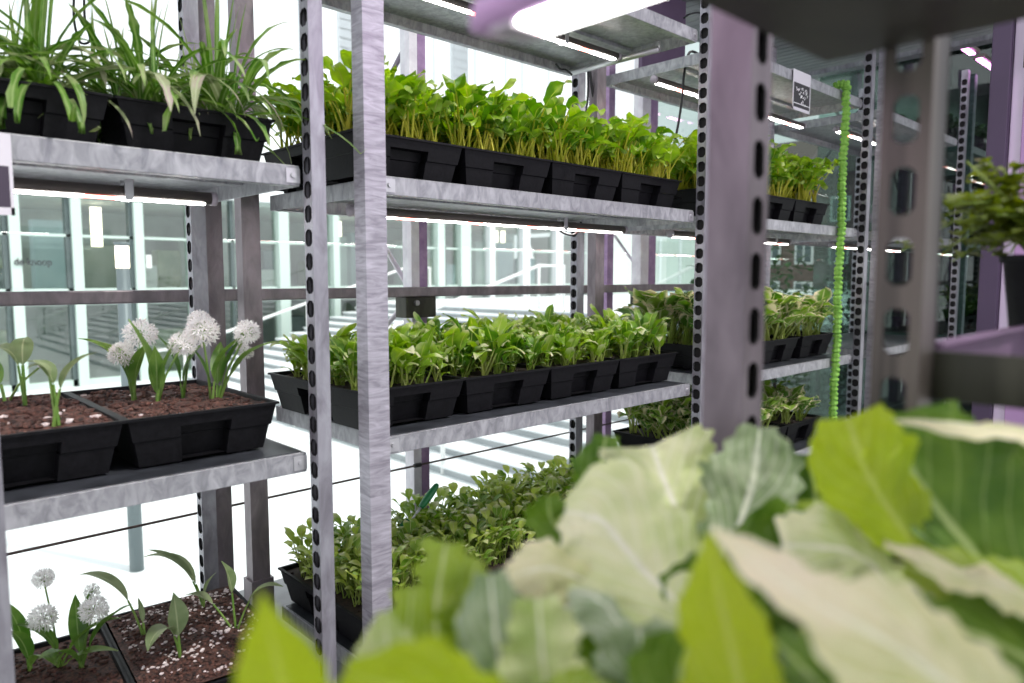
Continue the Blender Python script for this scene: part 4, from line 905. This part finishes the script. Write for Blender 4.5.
mb = MB(); q = at_y(525, 268, YO-.05); mb.box(at_y(526, 260, YO-.3).x, at_y(540, 260, YO-.3).x, YO-.02, YO+.02, .62, 2.0); mb.build('door', 'room_slate', of)
# upper storeys, pale cladding with faint joints
mb = MB(); mb.box(xo(-260), xo(600), YO-.3, YO+6, ztop, 14); mb.build('upper_wall', 'facade_white', of)
mb = MB()
for px in (30, 100, 160, 233, 300, 352, 398, 430, 470, 500, 516, 542, 570): mb.box(xo(px)-.03, xo(px)+.03, YO-.33, YO-.29, ztop, 14)
mb.build('panel_joint', 'facade_joint', of)
for (a, b) in ((205, 222), (338, 352), (447, 462)):
    mb = MB(); x0, x1 = xo(a), xo(b)
    for i in range(7): mb.box(x0+(x1-x0)*i/6-.025, x0+(x1-x0)*i/6+.025, YO-.36, YO-.31, 5.2, 9.2)
    for i in range(16): mb.box(x0, x1, YO-.36, YO-.31, 5.2+.26*i, 5.24+.26*i)
    mb.build('grille', 'facade_joint', of)
# cladding at the far part
mb = MB(); mb.box(xo(590), xo(762), YO-.2, YO+4, GR, 2.8); mb.build('side_wall', 'facade_panel', of)
mb = MB()
for px in (632, 656, 676, 700, 730): mb.box(xo(px)-.08, xo(px)+.08, YO-.24, YO-.19, GR, 2.8)
mb.build('cover_strip', 'facade_white', of)
def text(s, loc, h, mat, parent, name='lettering', rx=PI/2, rz=0, ext=.01):
    cu = bpy.data.curves.new('lettering', 'FONT'); cu.body = s; cu.size = h; cu.extrude = ext; cu.offset = .018; cu.align_x = 'LEFT'
    o = bpy.data.objects.new('tmp', cu); C.objects.link(o); bpy.context.view_layer.update()
    me = bpy.data.meshes.new_from_object(o.evaluated_get(bpy.context.evaluated_depsgraph_get())); bpy.data.objects.remove(o)
    me.materials.clear(); me.materials.append(MATS[mat]); t = bpy.data.objects.new(name, me); C.objects.link(t); t.parent = parent; t.location = loc; t.rotation_euler = (rx, 0, rz); return t
q = at_y(14, 265, YO-.26); w = at_y(52, 265, YO-.26).x - q.x
tx = text('de knoop', (0, 0, 0), 1.0, 'letter_black', of); bw = max(v.co.x for v in tx.data.vertices); k = w/bw; tx.scale = (k, k*1.2, k); tx.location = q
tx = text('&', (0, 0, 0), .62, 'letter_white', of, 'logo'); tx.location = at_y(526, 258, YO-.06)
mb = MB(); q = at_y(146, 264, YO-.06); mb.box(q.x, q.x+.13, YO-.07, YO-.05, q.z-.1, q.z+.22); mb.build('notice', 'letter_white', of)

# stairs up to the landing, and rails
st = thing('outdoor_stairs', 'broad pale stone stairs climbing to the glass entrance', 'stairs')
XS0, XS1, ZS = 5.6, 11.4, .42; N = 15
mb = MB(); mp = MB()
for i in range(N):
    a = XS0+(XS1-XS0)*i/N; z = GR+(ZS-GR)*(i+1)/N; 
    mb.box(a, XS1, 4.5, 17.5, z-(ZS-GR)/N, z-.03); mp.box(a-.03, a+.42, 4.5, 17.5, z-.03, z)
mb.build('riser', 'step_grey', st); mp.build('tread', 'step_pale', st)
mb = MB(); mb.box(XS1, 40, 4.5, YO-.3, GR, ZS); struct(mb.build('ground_landing', 'plaza'))
for y, lb in ((16.2, 'pale stair railing near the glass entrance'), (11.2, 'pale stair railing half way along the broad stairs'), (7.2, 'pale stair railing closest to the greenhouse')):
    t = thing('stair_railing', lb, 'railing'); 
    mb = MB(); mb.tube([(XS0-.6, y, GR+.95), (XS0, y, GR+1.0), (XS1, y, ZS+.95), (XS1+.8, y, ZS+.95), (XS1+.8, y, ZS)], .035, 8); mb.build('rail', 'white_paint', t, True)
    for f in (0, .5, 1):
        x = XS0+(XS1-XS0)*f; z = GR+(ZS-GR)*f; mb = MB(); mb.tube([(x, y, z), (x, y, z+.97)], .03, 8); mb.build('baluster', 'white_paint', t, True)
# lamp post on the plaza
lp = at_z(137, 570, GR); lt2 = thing('lamp_post', 'slim grey lamp post with glowing head on the white plaza', 'street lamp', (lp.x, lp.y, GR))
zt_ = at_y(122, 268, lp.y).z - GR; zh = at_y(122, 246, lp.y).z - GR
mb = MB(); mb.tube([(0, 0, 0), (0, 0, zt_)], .05, 14, 0, True, [.056, .050]); mb.build('pole', 'lamp_grey', lt2, True)
mb = MB(); mb.tube([(0, 0, zt_), (0, 0, zh)], .052, 14); mb.build('lamp_head', 'lantern', lt2, True)
mb = MB(); mb.tube([(0, 0, zh), (0, 0, zh+.03)], .058, 14); mb.build('cap', 'lamp_grey', lt2, True)
# hedge outside the dark bay
hg = thing('evergreen_hedge', 'dark evergreen hedge outside the glass past the green cord', 'hedge', (9.2, 3.75, GR))
r = random.Random(3); mb = MB()
for k in range(5200):
    x = r.uniform(-3.0, 5.0); y = r.uniform(-.45, .45); z = r.uniform(0, 2.55+.2*math.sin(x*2.1)+.1*math.sin(x*7))
    if abs(y) < .25 and z < 2.3 : y = .4*(1 if r.random() < .5 else -1)
    leaf(mb, (x, y, z), r.uniform(0, 6.28), r.uniform(-.2, 1.2), r.uniform(-.9, .2), r.uniform(.08, .15), r.uniform(.025, .04), prof_ovate, r, 3, 1, .3)
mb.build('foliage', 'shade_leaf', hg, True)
for i in range(8):
    mb = MB(); x = -2.8+i*1.08; mb.tube([(x, 0, 0), (x+.05, .02, .9), (x, 0, 1.8)], .03, 7, 0, True, [.04, .03, .015]); mb.build('trunk', 'peat', hg, True)
# brick houses far behind
bk = thing('brick_house', 'dark brick houses with white windows far beyond the glass', 'building')
mb = MB(); mb.box(44, 50, 6, 26, GR, 7.2); mb.build('wall', 'brick', bk)
mb = MB(); mb.quad((43.6, 5.6, 7.2), (43.6, 26.4, 7.2), (47, 26.4, 10), (47, 5.6, 10)); mb.quad((47, 5.6, 10), (47, 26.4, 10), (50.4, 26.4, 7.2), (50.4, 5.6, 7.2)); mb.build('roof', 'roof_tile', bk)
for zz in (-.6, 1.9, 4.4):
    for i in range(9):
        y = 7.2+i*2.1
        f = MB(); f.box(43.9, 44.02, y, y+1.15, zz, zz+1.45); w = f.build('window', 'white_paint', bk)
        f = MB(); f.box(43.87, 43.9, y+.12, y+.52, zz+.12, zz+1.32); f.box(43.87, 43.9, y+.63, y+1.03, zz+.12, zz+1.32); f.build('pane', 'facade_dark', w)

# ------------------------------------------------------------------ light
w = bpy.data.worlds.new('World'); bpy.context.scene.world = w; w.use_nodes = True
nt = w.node_tree; nt.nodes.clear(); out = nt.nodes.new('ShaderNodeOutputWorld'); bg = nt.nodes.new('ShaderNodeBackground'); bg.inputs[0].default_value = (.93, .965, 1, 1); bg.inputs[1].default_value = 1.0
nt.links.new(bg.outputs[0], out.inputs[0])
sun = bpy.data.lights.new('sun', 'SUN'); sun.energy = 1.8; sun.angle = math.radians(3); sun.color = (1, .96, .9)
so = bpy.data.objects.new('sun', sun); C.objects.link(so); d = Vector((-.25, .55, -.9)); so.rotation_euler = d.to_track_quat('-Z', 'Y').to_euler()
pl = bpy.data.lights.new('grow_lamp_magenta', 'AREA'); pl.energy = 1.6; pl.size = .5; pl.color = (1, .45, .95)
po = bpy.data.objects.new('grow_lamp_magenta', pl); C.objects.link(po); po.location = (-.35, .75, 1.75); po.rotation_euler = (Vector((.62, .35, 1.2))-po.location).to_track_quat('-Z', 'Y').to_euler()
pl2 = bpy.data.lights.new('grow_lamp_violet', 'AREA'); pl2.energy = 5; pl2.size = .6; pl2.color = (.95, .5, 1)
po2 = bpy.data.objects.new('grow_lamp_violet', pl2); C.objects.link(po2); po2.location = (1.9, -.3, 2.2); po2.rotation_euler = (Vector((2.2, .2, 1.2))-po2.location).to_track_quat('-Z', 'Y').to_euler()

# ------------------------------------------------------------------ camera
cam = bpy.data.cameras.new('camera'); co = bpy.data.objects.new('camera', cam); C.objects.link(co)
cam.sensor_width = 36; cam.lens = F/1024*36; cam.clip_start = .02; cam.clip_end = 300
co.location = CAM; co.rotation_euler = FW.to_track_quat('-Z', 'Y').to_euler()
m = Matrix((RT, UP, -FW)).transposed(); co.rotation_euler = m.to_euler()
cam.dof.use_dof = True; cam.dof.focus_distance = 2.15; cam.dof.aperture_fstop = 3.0
# the lens opening is given in the same units as the scene
sc = bpy.context.scene; sc.camera = co
sc.view_settings.view_transform = 'Standard'; sc.view_settings.look = 'None'; sc.view_settings.gamma = 1; sc.view_settings.use_curve_mapping = False
sc.view_settings.exposure = 0.40
sc.cycles.max_bounces = 8; sc.cycles.transparent_max_bounces = 16; sc.cycles.use_denoising = True
